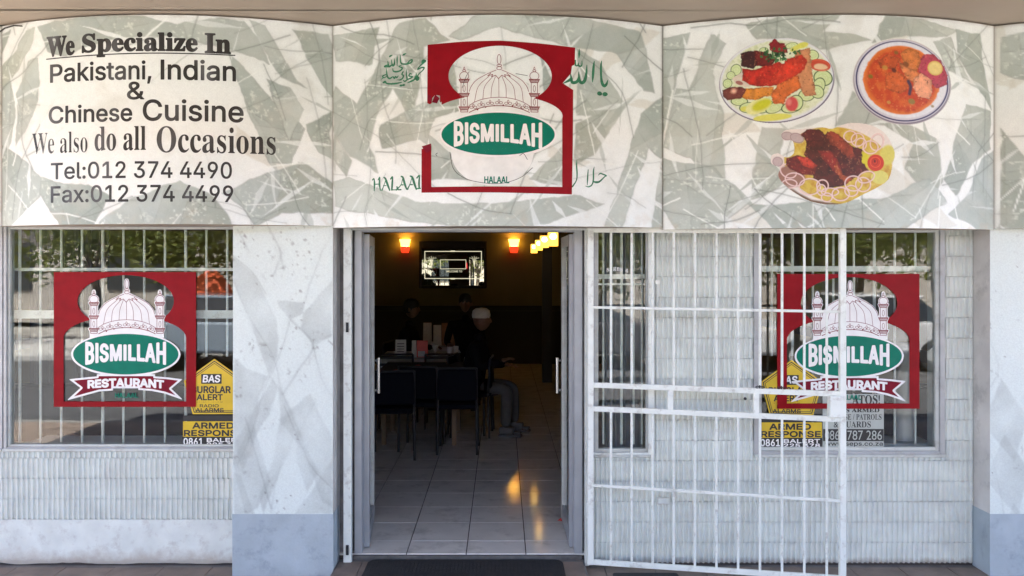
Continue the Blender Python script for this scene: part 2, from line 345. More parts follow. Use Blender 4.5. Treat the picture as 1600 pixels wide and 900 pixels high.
# ------------------------------------------------------------------ fascia: five bowed sign panels
PX = [-4.985, -3.0, -1.014, .964, 2.954, 4.94]; ZT = 3.236; ZB = [2.037, 2.037, 2.026, 2.015, 2.02]
SM = FP/(D0-.42)
def bow(x):
    for i in range(5):
        if x <= PX[i+1] or i == 4:
            u = (x-(PX[i]+PX[i+1])/2)/((PX[i+1]-PX[i])/2); return -.2-.22*max(0, 1-u*u)
def fmap(off=0.0):
    def f(px, py):
        y = -.3
        for _ in range(5): x = (px-CX)*(D0+y)/FP; y = bow(x)
        return (x, y-off, H+(CY-py)/SM)
    return f
def flat(Y): return lambda px, py: tuple(W(px, py, Y))
def Zs(pts, k, ox=0, oy=0): return [(ox+x/k, oy+y/k) for x, y in pts]
Lk = [(lambda z: [(0, 100), (40, 95), (0, 210)]), ]
SH_L = [Zs(p, 2.572) for p in [
 [(0, 90), (60, 80), (0, 190)], [(140, 85), (178, 85), (150, 180), (20, 330), (0, 300), (0, 240), (90, 160)],
 [(190, 85), (420, 50), (600, 60), (770, 95), (930, 60), (1010, 75), (1060, 130), (1110, 240), (960, 190), (760, 150), (560, 150), (470, 165), (330, 215), (240, 190)],
 [(150, 230), (200, 215), (192, 400), (130, 510), (85, 570), (90, 450), (80, 350)], [(0, 330), (60, 290), (78, 440), (60, 560), (30, 590), (0, 600)],
 [(0, 560), (90, 600), (200, 700), (265, 725), (150, 830), (60, 900), (0, 910)], [(200, 720), (420, 742), (520, 790), (430, 910), (300, 910), (200, 770)],
 [(430, 910), (600, 790), (780, 720), (900, 790), (980, 910)], [(950, 195), (1090, 350), (1240, 500), (1190, 650), (1110, 645), (1050, 500), (1000, 340)],
 [(930, 780), (1100, 690), (1230, 640), (1400, 760), (1400, 840), (1150, 850), (1060, 910), (1000, 830)],
 [(1030, 70), (1090, 85), (1210, 300), (1240, 330), (1150, 290), (1090, 190)], [(1190, 90), (1320, 100), (1400, 300), (1400, 450), (1310, 330), (1240, 200)],
 [(1240, 480), (1330, 420), (1330, 620), (1285, 600)], [(1100, 300), (1180, 330), (1230, 420), (1180, 560)]]]
SH_M = [Zs(p, 2.5, 500, 0) for p in [
 [(50, 100), (245, 80), (210, 230), (60, 200)], [(325, 75), (425, 60), (520, 155), (420, 170), (400, 330), (370, 480), (300, 330), (240, 420), (200, 560), (240, 670), (120, 600), (50, 480), (50, 300), (150, 380)],
 [(240, 480), (420, 390), (470, 420), (430, 560), (400, 540), (250, 575)], [(620, 50), (900, 45), (1240, 90), (1262, 150), (1150, 190), (1000, 180), (780, 130), (700, 105), (560, 155), (520, 140)],
 [(1150, 190), (1265, 150), (1310, 330), (1260, 330)], [(990, 180), (1080, 230), (1180, 390), (1080, 440), (990, 450)], [(990, 480), (1120, 400), (1180, 400), (1060, 600), (990, 640)],
 [(1250, 420), (1330, 350), (1410, 300), (1400, 560), (1330, 600), (1280, 560), (1210, 760), (1170, 890), (1100, 890), (1180, 640)], [(50, 700), (120, 680), (400, 790), (700, 795), (980, 760), (1100, 790), (820, 890), (560, 890), (250, 840), (60, 800)],
 [(440, 520), (520, 600), (640, 700), (440, 700)], [(820, 700), (940, 560), (945, 725)], [(60, 500), (130, 620), (110, 680), (50, 600)], [(1330, 620), (1410, 560), (1410, 800), (1350, 890), (1290, 890)], [(850, 190), (905, 330), (940, 420), (870, 380)], [(440, 180), (520, 190), (560, 430), (440, 460)]]]
SH_R = [Zs(p, 2.5, 1030, 0) for p in [
 [(-10, 110), (110, 95), (60, 300), (20, 480), (-10, 600)], [(190, 100), (240, 150), (190, 270), (230, 470), (235, 700), (120, 600), (10, 560), (60, 320), (110, 330)],
 [(310, 75), (480, 50), (660, 55), (580, 120), (765, 150), (600, 195), (430, 150), (350, 140)], [(820, 50), (930, 60), (1130, 95), (1080, 130), (900, 130), (770, 160)],
 [(1120, 90), (1230, 105), (1295, 400), (1180, 280), (1130, 190)], [(360, 490), (450, 500), (430, 620), (470, 700), (380, 760), (320, 780), (340, 620)],
 [(690, 360), (810, 430), (900, 480), (1035, 530), (1060, 700), (1000, 770), (900, 660), (930, 560), (820, 485), (630, 490)], [(-10, 600), (190, 640), (320, 790), (200, 890), (60, 890), (-10, 780)],
 [(320, 800), (560, 790), (820, 770), (1000, 690), (1080, 780), (900, 890), (400, 890)], [(1170, 390), (1290, 400), (1290, 560), (1200, 620), (1120, 760), (1060, 690)],
 [(1240, 600), (1310, 560), (1315, 890), (1220, 890), (1090, 830), (1180, 740)], [(1020, 150), (1100, 130), (1180, 300), (1090, 260)]]]
SH_F = [Zs(p, 2.5, 1030, 0) for p in [[(1325, 110), (1500, 80), (1480, 330), (1325, 250)], [(1325, 480), (1425, 640), (1500, 800), (1425, 890), (1325, 890)], [(1500, 300), (1700, 200), (1800, 500), (1600, 600)], [(1800, 90), (2200, 80), (2100, 400)], [(1700, 890), (1900, 600), (2300, 700), (2200, 890)]]]
def shards(x0, x1, y0, y1, n, seed):
    r = random.Random(seed); out = []
    for _ in range(n):
        cx, cy = r.uniform(x0, x1), r.uniform(y0, y1); a = r.uniform(0, 3.14); l, w = r.uniform(40, 95), r.uniform(10, 30)
        out.append([(cx+math.cos(a+t)*l*k-math.sin(a+t)*w*k*.3, cy+math.sin(a+t)*l*k*.9) for t, k in ((0, 1), (.35, .8), (2.8, .7), (3.4, 1))])
    return out
def marble(i, step=1.4):
    x0, x1 = [CX+FP/(D0-.2)*PX[j] for j in (i, i+1)]; zb = ZB[i]
    yb = CY-(zb-H)*SM; yt = CY-(ZT-H)*SM
    st = step if i in (1, 2, 3) else 2.2
    p = Paint(x0, yt, x1, yb, (x1-x0)/round((x1-x0)/st), (208, 211, 206))
    ys = np.linspace(yt, yb, p.X.shape[0]); p.Y[:] = ys[:, None]
    X, Y = p.X, p.Y; sh = X.shape
    nz = noise2(sh, 26, 4, i); fine = noise2(sh, 3.2, 2, 50+i); big = noise2(sh, 90, 3, 90+i); wob = (noise2(sh, 22, 3, 7+i)-.5)*9; wob2 = (noise2(sh, 22, 3, 70+i)-.5)*9
    base = {1: SH_L, 2: SH_M, 3: SH_R, 4: SH_F}.get(i, [])
    for q, P in enumerate(shards(x0, x1, yt, yb, 5 if base else 26, i*7+3)):
        cover = max([float(f_poly(np.array([[P[0][0]]]), np.array([[P[0][1]]]), B)[0, 0]) for B in base]+[-99])
        if i == 1 and 60 < (P[0][0]+P[2][0])/2 < 400: continue
        p.fill(f_poly(X+wob, Y+wob2, P), (186, 183, 168), 3, .55)
    rr = random.Random(i*13+5)
    for P in base:
        f = f_poly(X+wob, Y+wob2, P); k = rr.uniform(.68, .95); tone = [(136, 147, 137), (148, 155, 142), (128, 140, 133)][rr.randrange(3)]
        dens = .72+.5*nz; p.mix(np.clip(f/1.8+.5, 0, 1)*k*np.clip(dens, .3, 1), tone)
        edge = np.exp(-np.abs(f-1)/2.2)*.22*np.clip((nz-.3)*3, 0, 1); p.mix(edge, (118, 118, 108))
        A = np.array(P); c_ = A.mean(0); ext = max(np.ptp(A[:, 0]), np.ptp(A[:, 1]))/2+1e-6; inn = np.clip(f/2, 0, 1); th = rr.uniform(0, 6.28)
        g_ = np.clip(((X-c_[0])*math.cos(th)+(Y-c_[1])*math.sin(th))/ext*.5+.5, 0, 1); p.mix(inn*g_**2*.36, (190, 196, 186)); p.mix(inn*(1-g_)**2*.25, (128, 134, 126))
        for _ in range(5):
            th = rr.uniform(0, 3.14); o_ = rr.uniform(-.45, .45)*ext; hp = (X-c_[0]+wob*.6)*math.cos(th)+(Y-c_[1]+wob2*.6)*math.sin(th)-o_
            p.mix(inn*np.clip(hp/1.5+.5, 0, 1)*rr.uniform(.08, .26), rr.choice([(190, 196, 188), (118, 128, 118), (134, 138, 118)])); p.mix(inn*np.clip(1.3-np.abs(hp), 0, 1)*.4*np.clip(nz*2.4-.5, 0, 1), (118, 120, 112))
        p.mix(np.clip(1.1-np.abs(f), 0, 1)*.45*np.clip(wob/9*3+.35, 0, 1), (126, 126, 116))
        f2 = np.clip((fine-.63)*9, 0, 1)*np.clip(f/4, 0, 1)*np.clip((nz-.47)*6, 0, 1); p.mix(f2*.6, (196, 201, 190))     # sponge speckle
    for q in range(84):                                                     # narrow streaks, pale over the grey and grey over the pale
        x, y = rr.uniform(x0, x1), rr.uniform(yt, yb); a = rr.choice([rr.gauss(1.1, .3), rr.gauss(2.3, .3), rr.gauss(.15, .3)]); l = rr.uniform(35, 110); w = rr.uniform(1.2, 7)
        if i == 1 and 60 < x < 400 and 70 < y < 320: continue
        c, s_ = math.cos(a), math.sin(a); P = [(x, y), (x+c*l*.45-s_*w, y+s_*l*.45+c*w), (x+c*l, y+s_*l), (x+c*l*.5+s_*w*.6, y+s_*l*.5-c*w*.6)]
        p.fill(f_poly(X+wob*.5, Y+wob2*.5, P), (207, 211, 207) if q % 3 else (146, 154, 144), 1.2, rr.uniform(.4, .85))
    for _ in range(30):                                                     # pale veins, straight and thin
        a = rr.uniform(0, 3.14); x, y = rr.uniform(x0, x1), rr.uniform(yt, yb); l = rr.uniform(40, 120)
        if i == 1 and 60 < x < 400 and 70 < y < 320: continue
        p.fill(f_stroke(X+wob*.4, Y+wob2*.4, [(x, y), (x+math.cos(a)*l*.5, y+math.sin(a)*l*.5+rr.gauss(0, 3)), (x+math.cos(a)*l, y+math.sin(a)*l)], rr.uniform(1, 2.4), 3), (214, 217, 210), 1.2, rr.uniform(.5, .9))
    for _ in range(44 if base else 30):                                     # thin veins
        a = rr.uniform(0, 6.28); x, y = rr.uniform(x0, x1), rr.uniform(yt, yb); P = [(x, y)]
        if i == 1 and 70 < x < 390 and 80 < y < 310: continue
        for _ in range(rr.randint(2, 4)):
            a += rr.gauss(0, .22); l = rr.uniform(28, 75); x += math.cos(a)*l; y += math.sin(a)*l; P.append((x, y))
        w = rr.uniform(.8, 1.9); f = f_stroke(X+wob*.4, Y+wob2*.4, P, w, 3); k = rr.uniform(.3, .75)
        if i == 1: k = k*np.where((X > 80) & (X < 380) & (Y > 80) & (Y < 305), .12, 1)
        p.mix(np.clip(f/1.2+.6, 0, 1)*k, (104, 110, 102)); p.mix(np.clip(1+f/6, 0, 1)*k*.22, (124, 132, 122))
    p.mix(np.clip((noise2(sh, 34, 4, 120+i)-.56)*5, 0, 1)*.28, (172, 170, 156)); p.mul(.93+.14*big); p.mul(.97+.06*fine)
    p.mix(np.clip((noise2(sh, 14, 4, 33+i)-.6)*6, 0, 1)*np.clip((Y-yb+40)/40, 0, 1)*.3, (170, 150, 120))
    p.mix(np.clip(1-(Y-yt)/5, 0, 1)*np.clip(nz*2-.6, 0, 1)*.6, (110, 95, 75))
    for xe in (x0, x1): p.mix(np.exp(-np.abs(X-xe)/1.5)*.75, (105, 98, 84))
    return p, zb
names = ["fascia sign panel at the far left, patterned with grey shards", "bowed fascia panel with black lettering We Specialize In on painted marbling", "bowed fascia panel over the doorway with green calligraphy and HALAAL lettering",
         "bowed fascia panel over the right window, carrying three food pictures", "fascia sign panel at the right edge, above the right pillar"]
panels = []
def panel_map(zb, zt):
    def f(px, py):
        x = (px-CX)*(D0-.2)/FP; return (x, bow(x), H+(CY-py)/SM)
    return f
for i in range(5):
    t = thing("fascia_panel", names[i], "sign panel", ((PX[i]+PX[i+1])/2, -.2, ZB[i]), "bowed fascia panels along the shop front"); panels.append(t)
    p, zb = marble(i); me = p.mesh("panel_face", panel_map(zb, ZT), M_paint, gain=1.3)
    o = link("panel_face", me); o.parent = t; o.matrix_parent_inverse = Matrix.Translation(-t.location)
    b = MB(); n = 24; e = .004
    xs = [PX[i]+e+(PX[i+1]-PX[i]-2*e)*k/n for k in range(n+1)]
    for a, c in zip(xs[:-1], xs[1:]):       # the body behind the painted face
        ya, yc = bow(a)+.004, bow(c)+.004
        b.add([(a, ya, zb+.001), (c, yc, zb+.001), (c, -.12, zb+.001), (a, -.12, zb+.001), (a, ya, ZT-.001), (c, yc, ZT-.001), (c, -.12, ZT-.001), (a, -.12, ZT-.001)], [(0, 3, 2, 1), (4, 5, 6, 7), (0, 1, 5, 4), (2, 3, 7, 6)])
    b.add([(xs[0], bow(xs[0])+.004, zb), (xs[0], -.12, zb), (xs[0], -.12, ZT), (xs[0], bow(xs[0])+.004, ZT)], [(0, 1, 2, 3)]); b.add([(xs[-1], bow(xs[-1])+.004, zb), (xs[-1], -.12, zb), (xs[-1], -.12, ZT), (xs[-1], bow(xs[-1])+.004, ZT)], [(0, 1, 2, 3)])
    o = b.obj("panel_body", M_soffit); o.parent = t; o.matrix_parent_inverse = Matrix.Translation(-t.location)
def under(o, t): o.parent = t; o.matrix_parent_inverse = Matrix.Translation(-t.location); return o
# ---- black lettering of the left panel
def lettering(t, s, box, kind='sans', bold=.4, m=None, off=.0012, fm=None, h=.5, shear=0, warp=None, name="lettering"):
    X, Y = grid(box[0]-4, box[1]-6, box[2]+6+abs(shear)*(box[3]-box[1]), box[3]+6, h)
    o = contour(X, Y, f_text(X, Y, s, box, kind, bold, warp, shear), (fm or fmap)(off), name, m or M_ink, run=8)
    return under(o, t)
tp = panels[1]
for s, box, kind, bold in [("We", (74, 51.5, 116, 82), 'serif', 1.05), ("Specialize", (129, 51, 308, 87), 'serif', 1.15), ("In", (321, 51, 360, 80.5), 'serif', 1.15),
    ("Pakistani,", (79, 95, 236, 130), 'sans', .75), ("Indian", (252, 93, 368, 124), 'sans', .9), ("&", (199, 128, 225, 155), 'sans', .7), ("Chinese", (77, 162, 206, 189), 'sans', .75), ("Cuisine", (224, 155.5, 380, 188.5), 'sans', .85),
    ("We also", (50, 203, 137, 237), 'serif', -.25), ("do all", (148, 197, 228, 235), 'serif', .1), ("Occasions", (245, 197, 431, 238.5), 'serif', .05),
    ("Tel:012 374 4490", (80, 252, 362, 278), 'sans', .5), ("Fax:012 374 4499", (80, 289, 364, 315), 'sans', .55)]:
    lettering(tp, s, box, kind, bold)
X, Y = grid(70, 75, 372, 92, .5); under(contour(X, Y, f_stroke(X, Y, [(73, 86), (220, 83.2), (367, 83.2)], 1.8), fmap(.0012), "underline", M_ink, run=8), tp)
# ---- green calligraphy and HALAAL of the middle panel (brush strokes)
def brush(t, name, strokes, k, ox, oy, w, m=None, off=.0012, h=.35, fm=None):
    pts = [p for s in strokes for p in s]; xs = [ox+p[0]/k for p in pts]; ys = [oy+p[1]/k for p in pts]
    X, Y = grid(min(xs)-3, min(ys)-3, max(xs)+3, max(ys)+3, h); f = np.full(X.shape, -1e9)
    for s in strokes: f = np.maximum(f, f_stroke(X, Y, [(ox+p[0]/k, oy+p[1]/k)+tuple(p[2:]) for p in s], w/k))
    return under(contour(X, Y, f, (fm or fmap)(off), name, m or M_greenp, run=6), t)
tm = panels[2]
brush(tm, "calligraphy", [  # upper right, two words
  [(350, 75, .2), (350, 150, .8), (345, 225, .2)], [(290, 260, .5), (290, 320, .7), (300, 345, .6), (325, 340, .5), (335, 300, .4)], [(335, 310, .4), (345, 345, .7), (375, 350, .6), (393, 320, .5), (393, 265, .3)],
  [(470, 325, .3), (462, 450, .9), (440, 560, 1.3), (400, 610, 1.3), (360, 590, 1.2), (345, 500, .7), (343, 440, .2)], [(345, 520, .6), (320, 590, 1.2), (270, 615, 1.3), (235, 600, 1.2), (222, 520, .7), (215, 480, .3)], [(225, 560, 1.3), (180, 590, 1), (90, 640, .2)],
  [(585, 258, .3), (575, 340, .9), (565, 480, 1), (557, 590, .3)], [(700, 245, .3), (690, 330, .8), (692, 500, .9), (710, 600, 1.2), (740, 640, 1.2), (775, 610, 1), (798, 540, .2)], [(640, 770, .4), (668, 765, 1.8), (700, 775, .4)], [(725, 775, .4), (752, 770, 1.8), (790, 768, .4)]], 10, 870, 65, 38)
brush(tm, "calligraphy", [  # lower right word
  [(295, 110, .2), (290, 250, .9), (300, 420, .9), (285, 560, .7), (200, 700, .9)], [(540, 320, .5), (528, 500, .9), (520, 655, .4)], [(672, 255, .3), (655, 350, .9), (652, 540, .9), (620, 650, .8), (550, 695, .8), (480, 680, .3)],
  [(655, 580, .9), (720, 590, 1.4), (790, 570, 1.1), (900, 460, .7), (930, 440, .9), (860, 410, .9), (800, 395, .8), (755, 440, .2)]], 13.85, 880, 240, 34)
brush(tm, "calligraphy", [  # upper left phrase
  [(275, 115, .6), (300, 95, 1.2), (345, 75, .5)], [(590, 98, .6), (620, 80, 1.2), (665, 60, .5)], [(460, 95, .3), (458, 200, 1), (458, 350, .3)], [(535, 95, .4), (535, 220, .9), (560, 290, 1), (620, 310, 1.1), (700, 310, 1.1), (790, 280, 1), (810, 225, 1.1), (770, 225, .8), (700, 290, .8)],
  [(400, 160, .3), (395, 280, 1.2), (365, 330, 1.3), (340, 290, .9), (322, 180, .4)], [(340, 300, .8), (290, 340, 1.3), (255, 330, 1.2), (240, 210, .5)], [(260, 300, .8), (180, 320, 1), (165, 345, .8), (250, 345, 1)],
  [(560, 330, .5), (500, 360, .6), (580, 400, 1), (530, 460, 1), (440, 480, 1.2), (370, 460, .9), (355, 400, .5)], [(205, 380, .3), (215, 500, .9), (240, 600, 1), (290, 630, 1.2), (340, 600, .8), (370, 600, .9), (395, 635, 1), (420, 590, .8), (450, 620, 1), (485, 580, .5)],
  [(190, 530, .8), (120, 560, .9), (140, 600, .8), (190, 590, .6), (210, 560, .5)], [(140, 600, .7), (80, 640, .3)], [(600, 490, .9), (570, 550, .9), (605, 580, 1), (590, 640, 1), (530, 680, .9), (465, 675, .3)],
  [(680, 440, .3), (680, 560, .9), (690, 660, 1)], [(800, 560, .6), (760, 545, .9), (735, 600, .9), (820, 620, .8), (760, 660, 1), (700, 680, .9), (640, 720, 1), (600, 690, .5)], [(560, 740, .6), (430, 760, 1.2), (300, 760, 1.2), (210, 740, 1), (180, 690, .9), (130, 720, .8), (200, 720, .6)],
  [(540, 815, 1.4), (560, 815, 1.4)], [(600, 808, 1.4), (620, 806, 1.4)], [(905, 540, .4), (900, 620, 1.1), (860, 690, 1.2), (780, 730, 1.2), (700, 760, .4)], [(890, 640, 1.6), (930, 690, 2.2), (950, 650, 1.6), (900, 630, 1.2)], [(1060, 300, 2), (1075, 270, 2.6), (1100, 265, 2.2)], [(1060, 320, 1), (980, 390, .8), (940, 455, .8), (1020, 420, 1), (1090, 420, .9), (1060, 480, .8), (980, 550, .7), (930, 620, .8)]], 15, 590, 75, 34, h=.3)
brush(tm, "halaal_lettering", [
  [(75, 610, 1), (100, 590, .7), (108, 680, 1.3), (103, 795, .8)], [(100, 685, .7), (190, 685, .7)], [(170, 610, .8), (195, 570, .8), (190, 680, 1.3), (205, 790, .8)], [(265, 575, 1), (290, 600, 1.4), (325, 700, 1.6), (360, 795, 1)], [(300, 600, .5), (260, 720, .6), (232, 792, 1)], [(255, 715, .6), (300, 715, .6)],
  [(375, 605, 1), (405, 570, .9), (402, 680, 1.4), (395, 790, 1.2)], [(395, 790, 1), (430, 790, .7), (470, 790, .8)], [(480, 740, 1), (490, 780, 1.2)], [(550, 565, 1), (580, 590, 1.4), (610, 700, 1.6), (640, 785, 1)], [(575, 600, .5), (545, 710, .6), (470, 792, 1.2)], [(545, 790, 1), (500, 790, .9)], [(560, 710, .9), (580, 710, .9)],
  [(700, 565, 1), (735, 590, 1.5), (770, 700, 1.7), (800, 790, 1)], [(725, 600, .5), (695, 700, .6), (655, 785, 1.2)], [(705, 710, .9), (735, 710, .9)], [(810, 600, 1), (850, 560, .9), (845, 680, 1.3), (848, 775, 1.1)], [(805, 780, 1), (868, 775, .9)]], 10.6, 575, 220, 22, h=.35)
# ---- the restaurant emblem: a red frame with a keyhole arch, dome, oval and ribbon
def dome_lines(X, Y, lw):                   # X, Y in emblem units (zoom units of the middle emblem)
    f = np.full(X.shape, -1e9)
    def st(P, w=1, k=5):
        nonlocal f; f = np.maximum(f, f_stroke(X, Y, P, lw*w, k))
    def loop(cx, cy, rx, ry, w=1):
        nonlocal f; f = np.maximum(f, lw*w/2-np.abs(f_ell(X, Y, cx, cy, rx, ry)))
    def poly(P, w=1): st(P+[P[0]], w, 1)
    loop(674, 172, 22, 57); loop(676, 243, 28, 11); loop(676, 275, 30, 18)
    st([(325, 545), (345, 490), (400, 420), (480, 370), (560, 330), (640, 297)]); st([(1020, 545), (1000, 490), (945, 420), (865, 370), (785, 330), (705, 297)])
    st([(575, 335), (540, 365), (600, 348), (585, 375), (632, 358), (668, 398), (703, 358), (748, 378), (738, 350), (808, 370), (765, 335)], 1.2, 1)
    for a, m, c in [((555, 370), (430, 490), (385, 670)), ((595, 378), (505, 490), (483, 640)), ((632, 372), (590, 490), (578, 622)), ((670, 398), (671, 500), (672, 617)), ((708, 372), (752, 490), (757, 622)), ((745, 378), (840, 490), (865, 637)), ((790, 370), (925, 490), (957, 665))]: st([a, m, c], .85)
    st([(322, 712), (400, 665), (520, 630), (672, 616), (820, 630), (940, 665), (1032, 715)]); st([(325, 790), (420, 750), (540, 722), (672, 715), (800, 722), (930, 750), (1030, 790)], 1.5)
    for x, y in [(372, 728), (465, 700), (567, 682), (672, 675), (780, 682), (880, 700), (972, 728)]:
        loop(x-22, y+5, 20, 14, .8); loop(x+22, y+5, 20, 14, .8); loop(x, y-14, 9, 20, .8)
        f = np.maximum(f, f_ell(X, Y, x+50, y+32, 9, 8))
    for c in (265, 1087):
        loop(c, 362, 53, 48); loop(c, 300, 18, 12); st([(c, 255), (c-8, 275), (c, 292), (c+8, 275), (c, 255)], .8)
        for yt in (400, 565, 722):
            poly([(c-62, yt), (c+62, yt), (c+42, yt+40), (c-42, yt+40)])
            for k in range(-4, 5): st([(c+k*13, yt), (c+k*10, yt+38)], .9, 1)
            st([(c-55, yt+10), (c+55, yt+10)], .9, 1)
        for a, b in ((445, 560), (605, 720)): st([(c-37, a), (c-37, b)], 1, 1); st([(c+37, a), (c+37, b)], 1, 1); loop(c, (a+b)/2+8, 13, 36, .8)
        st([(c-40, 765), (c-40, 785), (c+42, 785), (c+42, 765)], 1.2, 1)
    return f
def dome_fill(X, Y):
    f = np.maximum(f_ell(X, Y, 674, 172, 22, 57), f_ell(X, Y, 676, 262, 30, 34))
    f = np.maximum(f, f_poly(X, Y, [(325, 545), (345, 490), (400, 420), (480, 370), (560, 330), (640, 290), (705, 290), (785, 330), (865, 370), (945, 420), (1000, 490), (1020, 545), (1032, 860), (320, 860)]))
    for c in (265, 1087):
        f = np.maximum(f, f_ell(X, Y, c, 362, 53, 48)); f = np.maximum(f, f_ell(X, Y, c, 285, 16, 34)); f = np.maximum(f, f_rect(X, Y, c-42, 380, c+42, 830))
        for yt in (400, 565, 722): f = np.maximum(f, f_poly(X, Y, [(c-62, yt), (c+62, yt), (c+42, yt+42), (c-42, yt+42)]))
    return f
# emblem units -> window photo pixels: (a,b) -> n = (690+a/7.5-778.3)/1.062 , (70+b/7.5-209.6)/1.062
def emb_xy(X, Y, cx, cy, k): return ((X-cx)*k+778.3-690)*7.5, ((Y-cy)*k+209.6-70)*7.5
def window_emblem(label, cx, cy, ypl):
    t = thing("emblem_sticker", label, "sticker", tuple(W(cx, cy+30, ypl)), "red framed dome emblems")
    zx, zy = cx-379.5/3, cy-431/3       # zoom units u = (px-zx)*3
    def fm(off): return flat(ypl-off)
    def pc(name, f, X, Y, m, off): return under(contour(X, Y, f, fm(off), name, m), t)
    X, Y = grid(zx+10, zy+10, zx+240, zy+230, .6); U, V = (X-zx)*3, (Y-zy)*3
    hole = np.maximum(np.maximum(f_ell(U, V, 379, 182, 226, 122), f_ell(U, V, 375, 355, 287, 104)), f_rect(U, V, 88, 355, 662, 652))
    pc("red_frame", np.minimum(f_rect(U, V, 42, 45, 709, 677), -hole)/3, X, Y, M_red, 0)
    X, Y = grid(zx+34, zy+22, zx+217, zy+220, .4); U, V = (X-zx)*3, (Y-zy)*3; A, B = emb_xy(X, Y, cx, cy, 1.062)
    rib = [(118, 549), (180, 542), (246, 536), (246, 526), (515, 526), (515, 536), (580, 541), (641, 549), (590, 592), (641, 640), (560, 612), (500, 600), (440, 596), (440, 588), (318, 588), (318, 598), (255, 603), (200, 618), (110, 643), (170, 588)]
    white = np.maximum(np.maximum(f_ell(U, V, 379.5, 431, 256, 104)/3, dome_fill(A, B)/7.9+1.4), (f_poly(U, V, rib)+2)/3)
    pc("white_backing", white, X, Y, M_wvin, .0006)
    pc("green_oval", f_ell(U, V, 379.5, 430, 247, 95)/3, X, Y, M_green, .0012)
    pc("ribbon", (f_poly(U, V, rib)-7)/3, X, Y, M_red2, .0012)
    X, Y = grid(zx+58, zy+24, zx+195, zy+115, .3); A, B = emb_xy(X, Y, cx, cy, 1.062); pc("dome_drawing", dome_lines(A, B, 6)/7.9, X, Y, M_line, .0014)
    bx = lambda a, b, c, d: (zx+a/3, zy+b/3, zx+c/3, zy+d/3)
    def wp(q): top = zy+(374+14*(1-q*q))/3; bot = zy+(478-20*(1-q*q))/3; return top, bot
    lettering(t, "BISMILLAH", bx(194, 374, 564, 478), 'sans', 1.5, M_wvin, .002, fm, .4, 0, wp, "name_lettering")
    def wr(q): return zy+(548+10*q*q-3)/3, zy+(582+7*q*q)/3
    lettering(t, "RESTAURANT", bx(203, 548, 556, 588), 'sans', 1.1, M_wvin, .002, fm, .4, 0, wr, "ribbon_lettering")
    lettering(t, "HALAAL", bx(330, 612, 436, 634), 'sans', .35, M_green, .002, fm, .4, 0, None, "small_lettering")
    return t
YG = .02
window_emblem("red framed dome emblem with RESTAURANT ribbon on the left window", 196.5, 553.7, YG-.006)
window_emblem("red framed dome emblem with ribbon on the right window, behind the gate", 196.5+1100+91/3, 553.7+3, YG-.006)
# the torn emblem over the door
t = thing("emblem_sticker", "torn and peeling red dome emblem without ribbon, on the fascia over the door", "sticker", (0, -.42, 2.5), "red framed dome emblems")
X, Y = grid(652, 58, 905, 306, .5); U, V = (X-580)*3.46, (Y-50)*3.46; nzt = (noise2(X.shape, 7, 3, 4)-.5)*14
outer = f_poly(U, V, [(305, 60), (500, 50), (700, 47), (900, 58), (1103, 73), (1100, 165), (1085, 175), (1080, 215), (1035, 270), (1092, 305), (1090, 600), (1085, 875), (700, 868), (272, 865), (272, 620), (300, 616), (325, 602), (330, 640), (345, 390), (372, 375), (372, 340), (345, 335), (330, 352), (325, 388), (303, 378)])
hole = np.maximum(np.maximum(f_ell(U, V, 697, 235, 279, 160), f_ell(U, V, 680, 450, 355, 112)), f_rect(U, V, 325, 450, 1033, 835))
torn = f_poly(U+nzt, V+nzt, [(250, 388), (310, 385), (380, 372), (390, 500), (340, 600), (250, 640)])
under(contour(X, Y, np.minimum(np.minimum(outer, -hole), -torn)/3.46, fmap(.002), "red_frame", M_red, run=8), t)
hole2 = np.minimum(hole, f_poly(U, V, [(440, 70), (980, 70), (980, 835), (325, 835), (325, 640), (400, 360), (418, 240)]))
A, B = (X-690)*7.5, (Y-70)*7.5
lim = np.minimum(hole, np.maximum(np.maximum(f_ell(U, V, 686, 552, 318, 130), f_ell(U, V, 655, 650, 222, 180)), dome_fill(A, B)/7.5*3.46+9))
under(contour(X, Y, lim/3.46, fmap(.0016), "clear_backing", M_cvin, run=8), t)
under(contour(X, Y, (f_ell(U, V, 686, 552, 315, 125))/3.46, fmap(.0022), "white_outline", M_wvin, run=8), t)
under(contour(X, Y, f_ell(U, V, 686, 551, 306, 115)/3.46, fmap(.0028), "green_oval", M_green, run=8), t)
X2, Y2 = grid(712, 80, 848, 180, .35); under(contour(X2, Y2, dome_lines((X2-690)*7.5, (Y2-70)*7.5, 6.5)/7.5, fmap(.0028), "dome_drawing", M_line, run=8), t)
def wp(q): return 50+(487+16*(1-q*q)+4*q)/3.46+0*q, 50+(622-32*(1-q*q)+6*q)/3.46
lettering(t, "BISMILLAH", (710.8, 187, 845.5, 232), 'sans', 1.6, M_wvin, .0036, None, .4, 0, wp, "name_lettering")
lettering(t, "HALAAL", (757, 276, 795.5, 286), 'sans', .4, M_green, .0028, None, .35, 0, None, "small_lettering")
cur = [[(703, 237), (708, 262), (722, 276), (745, 284), (780, 287), (812, 278), (832, 262)], [(684, 238), (681, 240), (683, 243)], [(812, 243), (818, 240), (824, 249)], [(722, 137), (728, 120), (733, 112)], [(806, 115), (824, 118)]]
brush(t, "crease_lines", cur, 1, 0, 0, .8, M_dark, .0028, h=.35)
# curled tips of the torn vinyl
for P in ([(659, 227), (674, 224.5), (673, 234), (666, 238)], [(668.5, 155), (675, 161), (673.5, 148), (668, 145)], [(675, 158), (683, 162), (687, 152), (680, 146)]):
    q = [Vector(fmap(.0022)(*x)) for x in P]; q[1] += Vector((0, -.012, .004)); b = MB(); b.add(q, [(0, 1, 2), (0, 2, 3)]); under(b.obj("curled_tip", M_red2), t)

